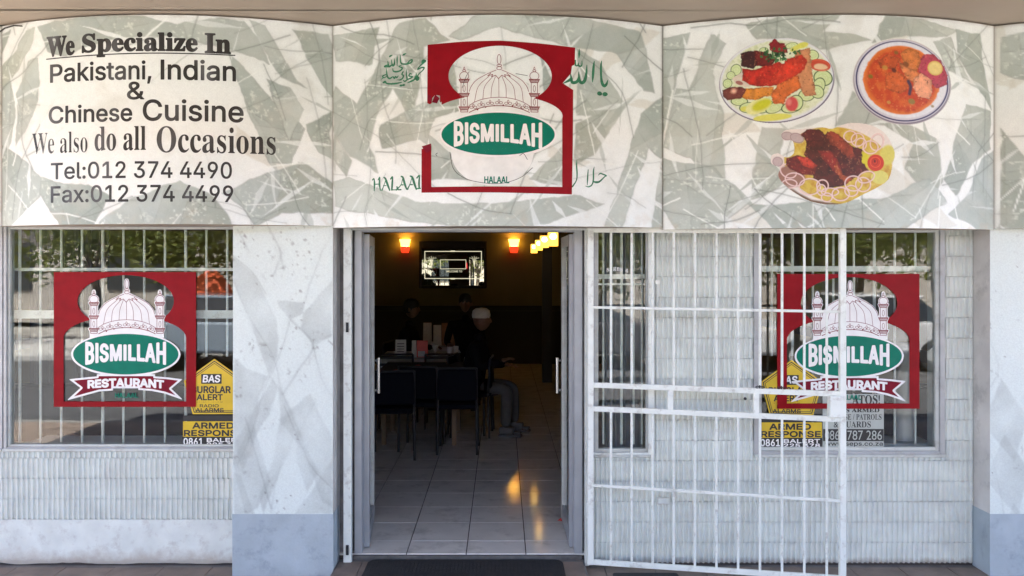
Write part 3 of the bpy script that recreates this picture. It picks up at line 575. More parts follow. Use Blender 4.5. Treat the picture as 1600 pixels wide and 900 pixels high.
# ------------------------------------------------------------------ food pictures (flat printed cut-outs on the fascia)
def food(label, x0, y0, x1, y1, sil, paintf, seed):
    p = Paint(x0, y0, x1, y1, .6, (226, 221, 212)); paintf(p)
    sh = p.X.shape; p.mul(.93+.14*noise2(sh, 5, 2, seed))
    o = link("food_picture", p.mesh("food_picture", fmap(.002), M_print, mask=sil(p.X, p.Y) > 0, gain=.98)); t = thing("food_sticker", label, "food picture", fmap(.002)((x0+x1)/2, (y0+y1)/2), "printed food pictures on the right fascia panel")
    under(o, t); return t
def meat(p, P, col, seed, dark=.5, soft=1.2, sx=6):    # a mottled piece with highlights
    sh = p.X.shape; n = noise2(sh, 15, 4, seed); n2 = noise2(sh, 5, 3, seed+1); f = f_poly(p.X+(n2-.5)*4, p.Y+(n-.5)*4, P); a = np.clip(f/soft+.5, 0, 1)
    c = lin(col)*(dark+(1.5-dark)*np.clip((n-.2)*1.3, 0, 1))[..., None]; c = c*(1-.45*np.clip(1-f/4, 0, 1)*(n2 < .6))[..., None]
    p.C = p.C*(1-a[..., None])+np.clip(c, 0, 1)*a[..., None]; p.mix(a*np.clip((n2-.68)*6, 0, 1)*.35, (226, 150, 110)); p.mix(a*np.clip((.33-n2)*7, 0, 1)*.6, (70, 18, 12))
def cuke(p, x, y, rx, ry, rot):
    p.ell(x, y, rx, ry, rot, (62, 96, 48)); p.ell(x, y, rx*.88, ry*.88, rot, (206, 219, 160)); p.ring(x, y, rx*.5, ry*.5, rot, .6, (176, 196, 124), k=.7)
    for i in range(6): a = i*1.05; p.ell(x+rx*.36*math.cos(a), y+ry*.36*math.sin(a), .7, .5, 0, (225, 232, 190), k=.8)
def z(P, k, ox, oy): return [(ox+a/k, oy+b/k) for a, b in P]
def plate1(p):
    Q = lambda a, b: (1110+a/6, 50+b/6)
    cx, cy = Q(620, 440); n = noise2(p.X.shape, 9, 3, 5)
    p.ell(*Q(622, 452), 90, 66.5, -3, (104, 98, 120), 3); p.ell(cx, cy, 88.5, 65.5, -3, (222, 224, 226)); p.ell(*Q(620, 437), 85, 62, -3, (222, 226, 196), 4); p.mix(np.clip(f_ell(p.X, p.Y, cx, cy, 86, 63)/3, 0, 1)*np.clip((n-.45)*4, 0, 1)*.6, (196, 205, 140))
    for a, b, r, s, q in [(960, 215, 58, 50, 20), (1055, 430, 92, 76, 15), (1015, 505, 60, 82, 20), (240, 325, 52, 56, 0), (190, 375, 42, 40, 0), (160, 450, 44, 46, 0), (270, 625, 82, 44, 5), (360, 690, 92, 52, 0), (500, 690, 110, 56, -12), (600, 700, 90, 50, -20), (760, 700, 100, 54, -10), (900, 590, 78, 58, 0), (800, 660, 70, 76, 10), (500, 160, 46, 36, 0), (760, 120, 60, 30, -10), (1000, 560, 70, 60, 40)]: cuke(p, *Q(a, b), r/6, s/6, q)
    for a, b, r, s, q in [(860, 120, 60, 28, -15), (800, 145, 60, 22, -25), (580, 790, 180, 34, -3), (320, 700, 40, 24, 0)]: p.ell(*Q(a, b), r/6, s/6, q, (216, 214, 96), 2)
    p.ell(*Q(450, 680), 21, 11, -20, (224, 222, 150)); p.ell(*Q(480, 670), 16, 8, -22, (200, 200, 40), 5)
    p.ell(*Q(1025, 310), 17, 9.5, 10, (196, 72, 48)); p.ell(*Q(1035, 330), 11, 5.5, 10, (226, 190, 150), 2); p.ring(*Q(1020, 310), 15, 7.5, 10, 1.6, (210, 90, 60))
    p.mix(np.clip(f_poly(p.X, p.Y, z([(200, 400), (330, 330), (420, 480), (330, 500), (230, 460)], 6, 1110, 50)), 0, 1), (216, 200, 180)); p.ell(*Q(270, 450), 6, 3, 20, (150, 50, 40), k=.8)
    meat(p, z([(800, 170), (930, 150), (960, 420), (990, 590), (880, 600), (820, 480), (760, 400)], 6, 1110, 50), (192, 130, 88), 7, .8)
    meat(p, z([(285, 170), (350, 150), (450, 160), (470, 250), (400, 330), (290, 290)], 6, 1110, 50), (66, 26, 28), 8)
    meat(p, z([(410, 150), (540, 180), (620, 230), (560, 320), (430, 300)], 6, 1110, 50), (110, 26, 24), 9)
    meat(p, z([(545, 100), (600, 50), (650, 90), (700, 90), (725, 180), (650, 200), (560, 160)], 6, 1110, 50), (140, 28, 36), 10)
    meat(p, z([(295, 310), (420, 330), (640, 270), (700, 300), (760, 400), (720, 470), (560, 500), (380, 480), (300, 430)], 6, 1110, 50), (190, 40, 26), 11, .6)
    meat(p, z([(560, 430), (640, 330), (720, 240), (860, 205), (910, 260), (880, 350), (780, 420), (660, 490), (580, 480)], 6, 1110, 50), (208, 56, 34), 12, .7)
    meat(p, z([(560, 560), (640, 480), (820, 400), (850, 520), (720, 600), (690, 670), (590, 660)], 6, 1110, 50), (206, 104, 46), 13, .8)
    meat(p, z([(280, 530), (340, 505), (600, 500), (570, 580), (420, 620), (300, 600)], 6, 1110, 50), (206, 128, 44), 14, .9)
    meat(p, z([(110, 510), (180, 485), (300, 490), (340, 520), (290, 600), (160, 610), (115, 570)], 6, 1110, 50), (112, 52, 46), 15, .8); p.ell(*Q(218, 525), 4, 3.5, 0, (236, 180, 150), 4)
    p.ell(*Q(762, 670), 10, 11.5, 0, (206, 76, 76), 3); p.ell(*Q(735, 650), 4, 5, 0, (226, 130, 120), 4)
    r = random.Random(3)
    for _ in range(60): a, b = r.gauss(625, 55), r.gauss(212, 32); p.ell(*Q(a, b), r.uniform(1.5, 4), r.uniform(.8, 2), r.uniform(0, 180), r.choice([(22, 66, 34), (40, 96, 48), (16, 50, 26), (62, 120, 66)]))
    for _ in range(14): a, b = r.gauss(790, 22), r.gauss(190, 18); p.ell(*Q(a, b), r.uniform(1, 3), 1.2, r.uniform(0, 180), (50, 100, 46))
def plate2(p):
    Q = lambda a, b: (1320+a/6, 50+b/6)
    p.ell(*Q(535, 460), 76, 66.5, 8, (118, 110, 128), 3); p.ell(*Q(533, 450), 74.5, 65, 8, (200, 198, 206)); p.ring(*Q(535, 452), 71.5, 62, 8, 2.4, (58, 54, 98)); p.ell(*Q(540, 440), 69, 59.5, 8, (222, 222, 226), 2)
    n = noise2(p.X.shape, 16, 4, 21); n2 = noise2(p.X.shape, 5, 3, 22); f = f_ell(p.X+(n-.5)*5, p.Y, *Q(532, 442), 60, 54, 5)
    p.mix(np.clip(f/2+.5, 0, 1), (224, 130, 52)); p.mix(np.clip(f/8, 0, 1), (196, 68, 26)); p.mix(np.clip(f/6, 0, 1)*np.clip((n-.5)*4, 0, 1)*.8, (214, 108, 44)); p.mix(np.clip(f/6, 0, 1)*np.clip((.42-n)*5, 0, 1)*.7, (166, 42, 22)); p.mix(np.clip(f/3, 0, 1)*np.clip((n2-.68)*6, 0, 1)*.5, (236, 160, 96))
    meat(p, z([(690, 250), (740, 190), (830, 180), (900, 240), (960, 370), (960, 460), (860, 510), (780, 420), (690, 360)], 6, 1320, 50), (172, 60, 78), 31, .9)
    meat(p, z([(520, 190), (600, 130), (690, 170), (710, 260), (670, 360), (600, 330), (540, 260)], 6, 1320, 50), (196, 112, 52), 32, .8); meat(p, z([(310, 270), (400, 200), (520, 240), (470, 340), (330, 330)], 6, 1320, 50), (186, 78, 32), 33, .7)
    meat(p, z([(380, 380), (500, 360), (590, 430), (600, 520), (520, 570), (380, 530)], 6, 1320, 50), (200, 92, 40), 34, .8); meat(p, z([(500, 260), (620, 330), (700, 380), (640, 460), (580, 420), (520, 320)], 6, 1320, 50), (214, 128, 74), 35, .8)
    meat(p, z([(640, 420), (720, 370), (810, 420), (820, 540), (790, 610), (690, 590), (640, 520)], 6, 1320, 50), (222, 152, 116), 36, .95)
    p.ell(*Q(845, 312), 11.8, 11.5, 0, (214, 180, 90)); p.ell(*Q(845, 312), 10, 9.6, 0, (230, 206, 130), 2)
    for i in range(8): a = i*.785; p.fill(f_stroke(p.X, p.Y, [Q(845, 312), Q(845+50*math.cos(a), 312+48*math.sin(a))], .5, 1), (222, 190, 110), k=.5)
    for a, b, r, c in [(240, 415, 4, (120, 110, 30)), (375, 330, 4.5, (190, 140, 60)), (625, 640, 5.5, (130, 120, 60)), (410, 655, 3, (190, 150, 70)), (480, 185, 3.5, (120, 90, 30)), (460, 352, 4, (70, 20, 16)), (570, 290, 5, (120, 70, 30)), (820, 675, 2.5, (140, 120, 50))]: p.ell(*Q(a, b), r, r*.8, 20, c, 2, .85)
    p.fill(f_stroke(p.X, p.Y, [Q(595, 450), Q(615, 500), Q(605, 570)], 5), (72, 48, 70), 2)
def plate3(p):
    Q = lambda a, b: (1190+a/6, 180+b/6)
    sh = p.X.shape; n = noise2(sh, 12, 4, 41); p.mix(np.ones(sh), (226, 216, 208)); f = f_poly(p.X, p.Y, SIL3)
    p.mix(np.clip((5-f)/3, 0, 1)*np.clip((p.Y-270)/30, 0, 1), (120, 92, 70)); inner = f_ell(p.X, p.Y, *Q(720, 470), 86, 59, 12)
    p.mix(np.clip(inner/2+.5, 0, 1), (204, 176, 70)); p.mix(np.clip(inner/2, 0, 1)*np.clip((n-.5)*4, 0, 1)*.8, (184, 132, 48)); p.mix(np.clip(inner/2, 0, 1)*np.clip((.4-n)*5, 0, 1)*.6, (224, 208, 120))
    for a, b, c, d, q in [(240, 190, 60, 40, 10), (330, 210, 70, 45, 20), (150, 430, 50, 46, 20)]: p.ell(*Q(a, b), c/6, d/6, q, (186, 168, 166), 3); p.ring(*Q(a, b), c/6.6, d/6.6, q, .8, (140, 120, 120))
    p.ell(*Q(280, 570), 22, 16, 20, (150, 108, 92), 3)
    p.ell(*Q(1105, 580), 13.5, 10.5, 0, (212, 206, 110)); p.ell(*Q(1180, 370), 12, 16, 10, (208, 200, 96), 4); p.ell(*Q(960, 420), 8, 12, 0, (212, 200, 40), 3)
    def onion(a, b, rx, ry, q=0, w=1.9): p.ring(*Q(a, b), rx/6, ry/6, q, w, (224, 196, 190)); p.ring(*Q(a, b), rx/6*.86, ry/6*.86, q, .5, (170, 110, 110), k=.7)
    for o in [(830, 200, 60, 52), (900, 230, 60, 60), (930, 270, 50, 54), (1080, 250, 60, 80, 20), (1020, 300, 70, 60), (250, 520, 80, 60, 30), (310, 600, 90, 60, 10), (260, 640, 70, 40)]: onion(*o)
    meat(p, z([(370, 180), (420, 130), (540, 125), (590, 180), (560, 260), (430, 260)], 6, 1190, 180), (96, 30, 34), 42, .6)
    meat(p, z([(400, 370), (420, 240), (560, 230), (620, 150), (700, 170), (840, 290), (940, 320), (940, 440), (1010, 520), (870, 590), (780, 660), (600, 690), (480, 590), (500, 480)], 6, 1190, 180), (88, 24, 18), 43, .35)
    meat(p, z([(600, 180), (650, 150), (720, 180), (850, 300), (870, 390), (820, 420), (720, 310), (640, 270)], 6, 1190, 180), (150, 58, 36), 44, .5)
    meat(p, z([(520, 330), (640, 330), (720, 430), (760, 560), (700, 560), (600, 450)], 6, 1190, 180), (140, 34, 26), 45, .5); meat(p, z([(700, 430), (760, 560), (860, 590), (800, 640), (740, 600), (680, 500)], 6, 1190, 180), (186, 84, 40), 46, .6)
    meat(p, z([(230, 400), (330, 370), (450, 400), (520, 470), (500, 560), (380, 560), (270, 500), (225, 450)], 6, 1190, 180), (124, 30, 26), 47, .5); meat(p, z([(330, 385), (430, 395), (520, 470), (470, 500), (380, 470)], 6, 1190, 180), (190, 54, 38), 48, .8)
    for o in [(450, 670, 100, 76), (570, 660, 54, 54), (640, 720, 80, 36), (740, 740, 80, 62), (840, 710, 60, 50), (950, 650, 70, 66), (860, 640, 80, 70), (980, 580, 80, 50, -20), (610, 770, 50, 40), (560, 700, 40, 50)]: onion(*o)
    p.ell(*Q(1068, 445), 13, 13, 0, (196, 48, 24)); p.ring(*Q(1065, 440), 8, 8, 0, 1, (226, 90, 50)); p.ring(*Q(1062, 436), 4, 5, 10, 1, (150, 30, 18)); p.ell(*Q(1060, 430), 1.5, 2.5, 0, (90, 20, 10))
SIL3 = z([(180, 170), (230, 130), (380, 125), (560, 110), (660, 125), (800, 75), (980, 80), (1110, 130), (1190, 210), (1250, 350), (1230, 450), (1190, 600), (1080, 680), (960, 740), (800, 820), (640, 840), (460, 810), (330, 740), (210, 650), (150, 560), (170, 490), (90, 450), (90, 370), (160, 350), (230, 390), (300, 350), (290, 240), (200, 230)], 6, 1190, 180)
food("cut-out picture of a salad plate with red grilled meat and cucumber", 1122, 58, 1308, 196, lambda X, Y: np.maximum(f_ell(X, Y, 1213.7, 124, 91, 67, -3), f_poly(X, Y, z([(540, 110), (590, 40), (730, 80), (730, 200)], 6, 1110, 50))), plate1, 3)
food("cut-out picture of a curry dish with a blue rimmed plate", 1332, 56, 1488, 196, lambda X, Y: f_ell(X, Y, 1409, 126, 77.5, 68, 8), plate2, 4)
food("cut-out picture of dark roast chicken with onion rings on a yellow plate", 1198, 188, 1402, 326, lambda X, Y: f_poly(X, Y, spline(SIL3+[SIL3[0]], 3)), plate3, 5)
# ------------------------------------------------------------------ pillars
def pillar(label, x0, x1, seed, side):
    yf = -.18; t = thing("pillar", label, "pillar", ((x0+x1)/2, 0, -.07), "marbled square pillars of the shop front"); yback = .25
    z0, z1 = -.07, 2.15
    w, h = (x1-x0), z1-z0; s = FP/(D0+yf); st = 1.8
    p = Paint(0, 0, w*s, h*s, w*s/round(w*s/st), (214, 222, 216)); X, Y = p.X, p.Y; sh = X.shape; r = random.Random(seed)
    n = noise2(sh, 30, 4, seed); n1 = noise2(sh, 70, 3, seed+1); n2 = noise2(sh, 3.5, 2, seed+2); wob = (noise2(sh, 20, 4, seed+3)-.5)*14
    if seed == 61:   # traced from the left pillar; local coordinates are photo pixels minus (364, 325)
        o = (-364, 418-(z1-H)*s); oy = -(418-(z1-H)*s)
        G = lambda P: [(340+a/3.214-364, 340+b/3.214+oy) for a, b in P]
        T = [G([(80, 200), (190, 290), (240, 400), (300, 520), (300, 700), (260, 800), (170, 540), (80, 330)]), G([(300, 420), (430, 420), (430, 480), (365, 512), (310, 450)]), G([(430, 480), (575, 300), (575, 600), (480, 640), (420, 560)]), G([(80, 700), (150, 760), (260, 800), (210, 900), (180, 1200), (80, 1250)]),
             *[[(a/1.607-364, 340+b/1.607+oy) for a, b in P] for P in ([(590, 560), (640, 480), (688, 405), (700, 430), (680, 480), (640, 560), (612, 640), (598, 600)], [(702, 420), (740, 500), (735, 560), (700, 650), (662, 745), (652, 700), (690, 600), (700, 520)], [(742, 520), (800, 640), (770, 690), (745, 610)], [(588, 640), (606, 650), (640, 745), (588, 745)], [(800, 660), (835, 600), (835, 745), (740, 745)])],
             [(70, 330), (110, 380), (140, 460), (156, 470), (156, 360), (120, 290)], [(0, 400), (30, 330), (60, 430), (40, 470), (20, 480)]]
        Vn = [G([(240, 20), (310, 155), (320, 190), (280, 280)]), G([(310, 155), (330, 260)]), G([(80, 195), (180, 280), (240, 380)]), G([(575, 80), (520, 190), (480, 290), (430, 430)]), G([(80, 320), (170, 520), (280, 700), (330, 890), (420, 1100)]), G([(365, 512), (300, 720), (230, 880), (180, 1060), (100, 1250)]), G([(370, 515), (480, 640), (410, 760), (330, 890)]), G([(575, 590), (480, 650)]), G([(265, 800), (330, 890)]), G([(100, 60), (155, 165)]), G([(480, 640), (520, 800), (575, 900)]), [(80, 310), (120, 400), (156, 440)], [(20, 330), (40, 400), (60, 470)], [(130, 300), (100, 360), (70, 420), (60, 475)]]
    else:
        T = [[(r.uniform(0, 150), r.uniform(0, 560)) for _ in range(1)] for _ in range(6)]; T = [[(x, y), (x+40, y+60), (x+20, y+130), (x-30, y+70)] for (x, y), in T]
        Vn = []
        for _ in range(12): a = r.uniform(.9, 2.2); x, y = r.uniform(-20, 160), r.uniform(-20, 480); Vn.append([(x+math.cos(a+r.gauss(0, .2))*l, y+math.sin(a)*l) for l in (0, 60, 120, 190)])
    for P in T: p.mix(np.clip(f_poly(X+wob*.5, Y+wob*.5, P)/3+.5, 0, 1)*np.clip(n*1.5-.1, .2, 1)*.6, (168, 174, 169))
    for P in Vn:
        f = f_stroke(X+wob*.3, Y+wob*.3, P, r.uniform(1.4, 3.2), 4); k = r.uniform(.12, .32); p.mix(np.clip(f/1.5+.6, 0, 1)*k*np.clip(n*2-.3, .2, 1), (116, 122, 118)); p.mix(np.clip(1+f/9, 0, 1)*k*.3, (160, 162, 158))
    p.mix(np.clip((n2-.7)*8, 0, 1)*np.clip((n-.55)*6, 0, 1)*.6, (110, 105, 98)); p.mul(.95+.1*n1)
    for _ in range(16): p.ell(r.uniform(0, w*s), r.uniform(0, h*s), r.uniform(.5, 1.6), r.uniform(.4, 1.1), r.uniform(0, 90), (100, 90, 80), 1, .7)
    fm = lambda px, py: (x0+px/s, yf, z1-py/s)
    under(link("front_face", p.mesh("front_face", fm, M_pill)), t)
    b = MB(); b.box(x0+.001, x1-.001, yf+.003, yback, z0, z1); under(b.obj("shaft", mat("pillar_side_paint", (.6, .58, .54), .6, .16, 4, .4, 40, dirt=(.3, .29, .27), dscale=6)), t)
    b = MB(); b.box(x0-.003, x1+.003, yf-.004, yf+.002, z0, z0+.373); b.box(x0-.003, x0, yf+.002, -.002, z0, z0+.373); b.box(x1, x1+.003, yf+.002, -.002, z0, z0+.373) if not side else None
    under(b.obj("painted_base", M_blue), t); return t
pillar("marbled pillar between the left window and the doorway", -1.620, -1.018, 61, 0)
pillar("marbled pillar at the right edge, past the right window", 2.943, 3.545, 77, 0)
# ------------------------------------------------------------------ walls of fluted brick
_bk = {}
def brick_mesh(w, h):
    k = (round(w, 4), round(h, 4))
    if k not in _bk:
        n = max(1, round(w/.032)); b = MB(); rw = w/n; pr = []
        for i in range(n): x = i*rw; pr += [(x+rw*.22, 0), (x+rw*.38, -.012), (x+rw*.62, -.012), (x+rw*.78, 0)]
        pr = [(0.0, 0)]+pr+[(w, 0)]; e = .0015; V = []; F = []
        for x, y in pr: V += [(x, y+.0018, .0003), (x, y, e), (x, y, h-e), (x, y+.0018, h-.0003)]
        for i in range(len(pr)-1):
            for j in range(3): a = i*4+j; F.append((a, a+4, a+5, a+1))
        n0 = len(V); V += [(0, .012, .001), (w, .012, .001), (w, .012, h-.001), (0, .012, h-.001)]
        F += [(0, 1, 2, 3, n0+3, n0), tuple(len(V)-4-4+q for q in (0, 1, 2, 3))[::-1]+(n0+2, n0+1)]
        b.add(V, F); _bk[k] = b.mesh("brick", M_brick)
    return _bk[k]
def fluted_wall(label, rects, holes, zorg, loc, core, zmin, extra_x=0):
    t = thing("brick_wall", label, "wall", loc); hh = .1275; bw = .224
    (x0, x1, z0, z1) = rects; rng = random.Random(5); c0 = math.floor((z0-zorg)/hh)
    for c in range(c0, 40):
        za, zb = max(z0, zorg+c*hh), min(z1, zorg+(c+1)*hh)
        if zb-za < .012: continue
        segs = [(x0, x1, za, zb)]
        for hx0, hx1, hz0, hz1 in holes:
            if zb <= hz0 or za >= hz1: continue
            new = []
            for a, b_, p_, q_ in segs:
                if a < hx0: new.append((a, min(b_, hx0), p_, q_))
                if b_ > hx1: new.append((max(a, hx1), b_, p_, q_))
                if p_ < hz0 < q_: new.append((max(a, hx0), min(b_, hx1), p_, hz0))
            segs = new
        for a, b_, p_, q_ in segs:
            x = x0-(.096 if c % 2 else 0)-rng.uniform(0, .01)
            while x < b_-1e-4:
                l, rr = max(x, a), min(x+bw, b_)
                if rr-l > .014 and q_-p_ > .012:
                    o = link("brick", brick_mesh(rr-l-.001, q_-p_-.0015), t); o.location = (l-loc[0], -.004+rng.uniform(-.0006, .0006)-loc[1], p_+.001-loc[2])
                x += bw
    b = MB()
    for q in core: b.box(*q)
    under(b.obj("wall_core", M_mortar), t); return t
WL = fluted_wall("white painted fluted brick wall under the left window", (-4.6, -1.62, .212, .655), [], .472-.1275*2, (-3.1, 0, -.07), [(-4.6, -1.62, .006, .2, -.07, .655)], .2)
WX0, WX1 = 1.573, 2.765                        # right window opening
WR = fluted_wall("white painted fluted brick wall around the right window, behind the gate", (.545, 2.945, -.066, 2.14), [(WX0, WX1, .616, 2.2), (.545, .952, .606, 2.2)], .072, (1.95, 0, -.07), [(.945, WX0, .006, .2, -.07, 2.2), (WX1, 2.945, .006, .2, -.07, 2.2), (WX0, WX1, .006, .2, -.07, .616), (.535, .945, .006, .2, -.07, .6)], -.07)
b = MB(); X_ = np.linspace(-4.6, -1.622, 150); nz1 = noise2((30, 150), 12, 4, 3); zs_ = np.linspace(0, 1, 14); V = []; F = []
for i, x in enumerate(X_):
    zb = -.070+.032*nz1[2, i]**1.5+.02*max(0, nz1[20, i]-.5)
    for j, q in enumerate(zs_): V.append((x, -.010-.005*(1-q)**2*(.2+nz1[j+3, i])-.003*nz1[(j*2+3) % 30, i]+(.0 if 0 < j else .008), zb+(.214-zb)*q))
for i in range(149):
    for j in range(13): a = i*14+j; F.append((a, a+14, a+15, a+1))
b.add(V, F); n0 = len(V); under(b.obj("plaster_plinth", M_plinth, smooth=True), WL)
b = MB(); b.box(-4.6, -1.622, -.0085, .006, .208, .2165); under(b.obj("plinth_ledge", M_plinth), WL)
# wall above and beyond (the fascia hangs in front of it)
b = MB(); b.box(-6, 6, -.1, .2, 2.2, 3.25); b.obj("upper_wall", M_soffit, label="beige plastered wall strip above and behind the fascia panels", cat="wall")
b = MB(); b.box(3.545, 6, -.002, .2, -.07, 2.2); b.box(-6, -4.6, -.002, .2, -.07, 2.2); b.obj("side_wall", M_plinth, label="plain white plastered wall beyond the shop front pillars", cat="wall")
# small utility cover and cable clip on the wall
t = thing("wall_cover_plate", "small white metal cover plate low on the fluted wall behind the gate", "cover plate", (1.0, -.014, .345)); b = MB(); b.box(*[(W(1025.5, 0, 0)[0]), W(1045.5, 0, 0)[0], -.026, -.008], W(0, 786.5, 0)[2], W(0, 775.5, 0)[2]); under(b.obj("cover", M_alul, bevel=.002), t)
b = MB(); xx, zz = W(1035.5, 781, 0)[0], W(1035.5, 781, 0)[2]; b.box(xx-.032, xx+.032, -.028, -.024, zz-.015, zz+.015); under(b.obj("raised_lid", M_brick, bevel=.001), t)
b = MB(); p0 = W(1026, 440.5, 0); b.box(p0.x-.014, p0.x+.014, -.035, -.005, p0.z-.014, p0.z+.014).tube((p0.x-.03, -.022, p0.z), (p0.x+.01, -.022, p0.z), .005); b.obj("window_catch", M_white, bevel=.003, label="small white catch on the wall beside the narrow window frame", cat="window catch")
# ------------------------------------------------------------------ windows
def window(label, x0, x1, z0, z1, fw, sill=.0, sash=.022, group="aluminium shop windows"):
    t = thing("window", label, "window", ((x0+x1)/2, 0, z0), group); b = MB()
    for q in ((x0, x0+fw, z0, z1), (x1-fw, x1, z0, z1)): b.box(q[0], q[1], -.012, .07, q[2], q[3])
    b.box(x0+fw, x1-fw, -.010, .07, z0, z0+fw); b.box(x0+fw, x1-fw, -.010, .07, z1-fw, z1)
    under(b.obj("frame", M_alu, bevel=.003), t); b = MB(); a, c, d, e = x0+fw, x1-fw, z0+fw, z1-fw
    b.box(a, a+sash, .002, .05, d, e).box(c-sash, c, .002, .05, d, e).box(a+sash, c-sash, .004, .05, d, d+sash).box(a+sash, c-sash, .004, .05, e-sash, e); under(b.obj("sash", M_alul, bevel=.002), t)
    b = MB(); b.box(a+sash, c-sash, YG, YG+.005, d+sash, e-sash); under(b.obj("pane", M_glass), t)
    b = MB(); b.box(x0-.0, x1+.0, -.026, -.0125, z0-.006, z0+.012); under(b.obj("sill", M_alul, bevel=.003), t); return t
LX0 = W(7, 0, 0)[0]
window("wide left shop window beside the marbled pillar", LX0, -1.5, W(0, 703, 0)[2], 2.06, .019, sash=.014)
window("shop window cut off by the left edge of the photo", -4.6, LX0-.006, W(0, 703, 0)[2], 2.06, .019, sash=.014)
window("right shop window with emblem and alarm stickers, partly behind the open gate", WX0, WX1, .612, 2.06, .03)
tw = window("tall narrow window between the doorway and the gate wall", .562, .945, W(0, 712, 0)[2], 2.06, .02)
b = MB(); b.box(W(1012, 0, 0)[0], .950, -.022, -.0125, W(0, 714, 0)[2], 2.05).box(.55, W(1012, 0, 0)[0], -.022, -.0125, W(0, 714, 0)[2], W(0, 706, 0)[2]); under(b.obj("outer_frame", M_white, bevel=.003), tw)
def bars(label, xs, z0, z1, rails, x0, x1, Y=.11, r=.0075, short={}):
    t = thing("window_bars", label, "burglar bars", ((x0+x1)/2, Y, z0), "white burglar bars inside the windows")
    for i, x in enumerate(xs):
        b = MB(); zb = short.get(i, z0); b.tube((x, Y, zb), (x, Y, z1), r if i % 4 != 1 else r*1.25, n=8); under(b.obj("bar", M_white), t)
    for zr, h in rails: b = MB(); b.box(x0, x1, Y-.022, Y-.0085, zr-h/2, zr+h/2); under(b.obj("rail", M_white), t)
    return t
YB = .11; bx_ = lambda px: W(px, 0, YB)[0]; bz_ = lambda py: W(0, py, YB)[2]
bars("white burglar bars inside the left window", [bx_(31+32.4*i) for i in range(-1, 12)], .66, 2.06, [(bz_(491), .052), (bz_(421), .02)], LX0, -1.5, short={10: bz_(557), 11: bz_(557)})
bars("white burglar bars inside the right window", [bx_(1206+32*i) for i in range(9)], .66, 2.06, [(bz_(420), .035)], WX0, WX1, short={0: bz_(556), 1: bz_(556)})
bars("white burglar bars inside the narrow window", [bx_(942.5), bx_(971), bx_(990), bx_(1003)], .66, 2.06, [(bz_(432), .03), (bz_(444), .012)], .57, .94)
# ---- alarm stickers
def alarm(label, zx, zy, Y):
    t = thing("alarm_sticker", label, "alarm sticker", tuple(W(zx+65, zy+195, Y)), "yellow burglar alarm stickers"); fm = lambda off: flat(Y-off*.6); bb = lambda a, b, c, d: (zx+a/3, zy+b/3, zx+c/3, zy+d/3)
    X, Y_ = grid(zx+15, zy+148, zx+118, zy+294, .5); U, V = (X-zx)*3, (Y_-zy)*3
    pent = f_poly(U, V, [(200, 457), (345, 560), (302, 716), (98, 716), (57, 560)])
    def pc(n, f, m, off): under(contour(X, Y_, f, fm(off), n, m), t)
    pc("yellow_backing", np.maximum(pent, f_rect(U, V, 53, 750, 343, 822))/3, M_yel, 0); pc("black_backing", np.maximum(np.minimum(f_rect(U, V, 50, 822, 343, 872), 9e9), np.minimum(f_rect(U, V, 54, 722, 343, 749), 9e9))/3, M_black, 0)
    pc("black_border", np.maximum(2.3-np.abs(pent-9), 1.3-np.abs(pent-17))/3, M_black, .0006); pc("black_label", f_rect(U, V, 138, 528, 234, 574)/3, M_black, .0008)
    lt = lambda s, q, bold, m, kind='sans', shear=0: lettering(t, s, bb(*q), kind, bold, m, .0016, fm, .35, shear)
    lt("BAS", (146, 534, 224, 567), .5, M_wvin, shear=.1); lt("BURGLAR", (95, 586, 275, 617), .55, M_black); lt("ALERT", (118, 624, 238, 650), .5, M_black); lt("SECURITY SYSTEM", (112, 657, 238, 662), .0, M_black)
    lt("RADIO", (132, 670, 220, 684), .15, M_black); lt("ALARMS", (112, 688, 243, 706), .25, M_black); lt("ARMED", (98, 757, 290, 783), .6, M_black); lt("RESPONSE", (58, 792, 336, 818), .6, M_black)
    lt("0861", (56, 829, 145, 861), .4, M_wvin); lt("BALERT", (165, 829, 333, 846), .3, M_wvin); lt("225 378", (165, 850, 333, 866), .3, M_wvin); return t
alarm("yellow pentagon alarm sticker in the left window, cut off by the pillar", 70+595/3, 410-5/3, YG-.002)
alarm("yellow pentagon alarm sticker in the right window, behind gate and emblem", 1170, 410, YG-.002)
t = thing("patrol_sticker", "pale grey security patrol sticker at the foot of the right window", "sticker", tuple(W(1333, 700, YG+.01))); zx, zy = 1170, 410; fm = lambda off: flat(YG-.002-off*.5)
X, Y = grid(1284, 614, 1383, 700, .5); U, V = (X-zx)*3, (Y-zy)*3
under(contour(X, Y, f_rect(U, V, 346, 617, 633, 866)/3, fm(0), "pale_backing", M_grey), t); under(contour(X, Y, f_rect(U, V, 348, 781, 632, 838)/3, fm(.0006), "dark_band", M_black), t)
for s, q, bo, m, k in [("ATOS!", (485, 622, 614, 664), .2, M_black, 'serif'), ("S ARMED", (455, 684, 612, 702), .2, M_black, 'serif'), ("SE / PATROLS", (450, 711, 622, 738), .0, M_black, 'serif'), ("& GUARDS", (398, 745, 572, 774), .0, M_black, 'serif'), ("086", (357, 788, 424, 832), .0, M_grey, 'serif'), ("787 286", (462, 788, 624, 832), .0, M_grey, 'serif'), ("www.seps.co.za", (357, 845, 628, 864), .2, M_black, 'sans')]:
    lettering(t, s, (zx+q[0]/3, zy+q[1]/3, zx+q[2]/3, zy+q[3]/3), k, bo, m, .0012, fm, .35)
t = thing("window_lettering", "small white arched lettering signs 4 on the narrow window", "lettering", tuple(W(968, 440, YG-.004))); fm = lambda off: flat(YG-.004-off)
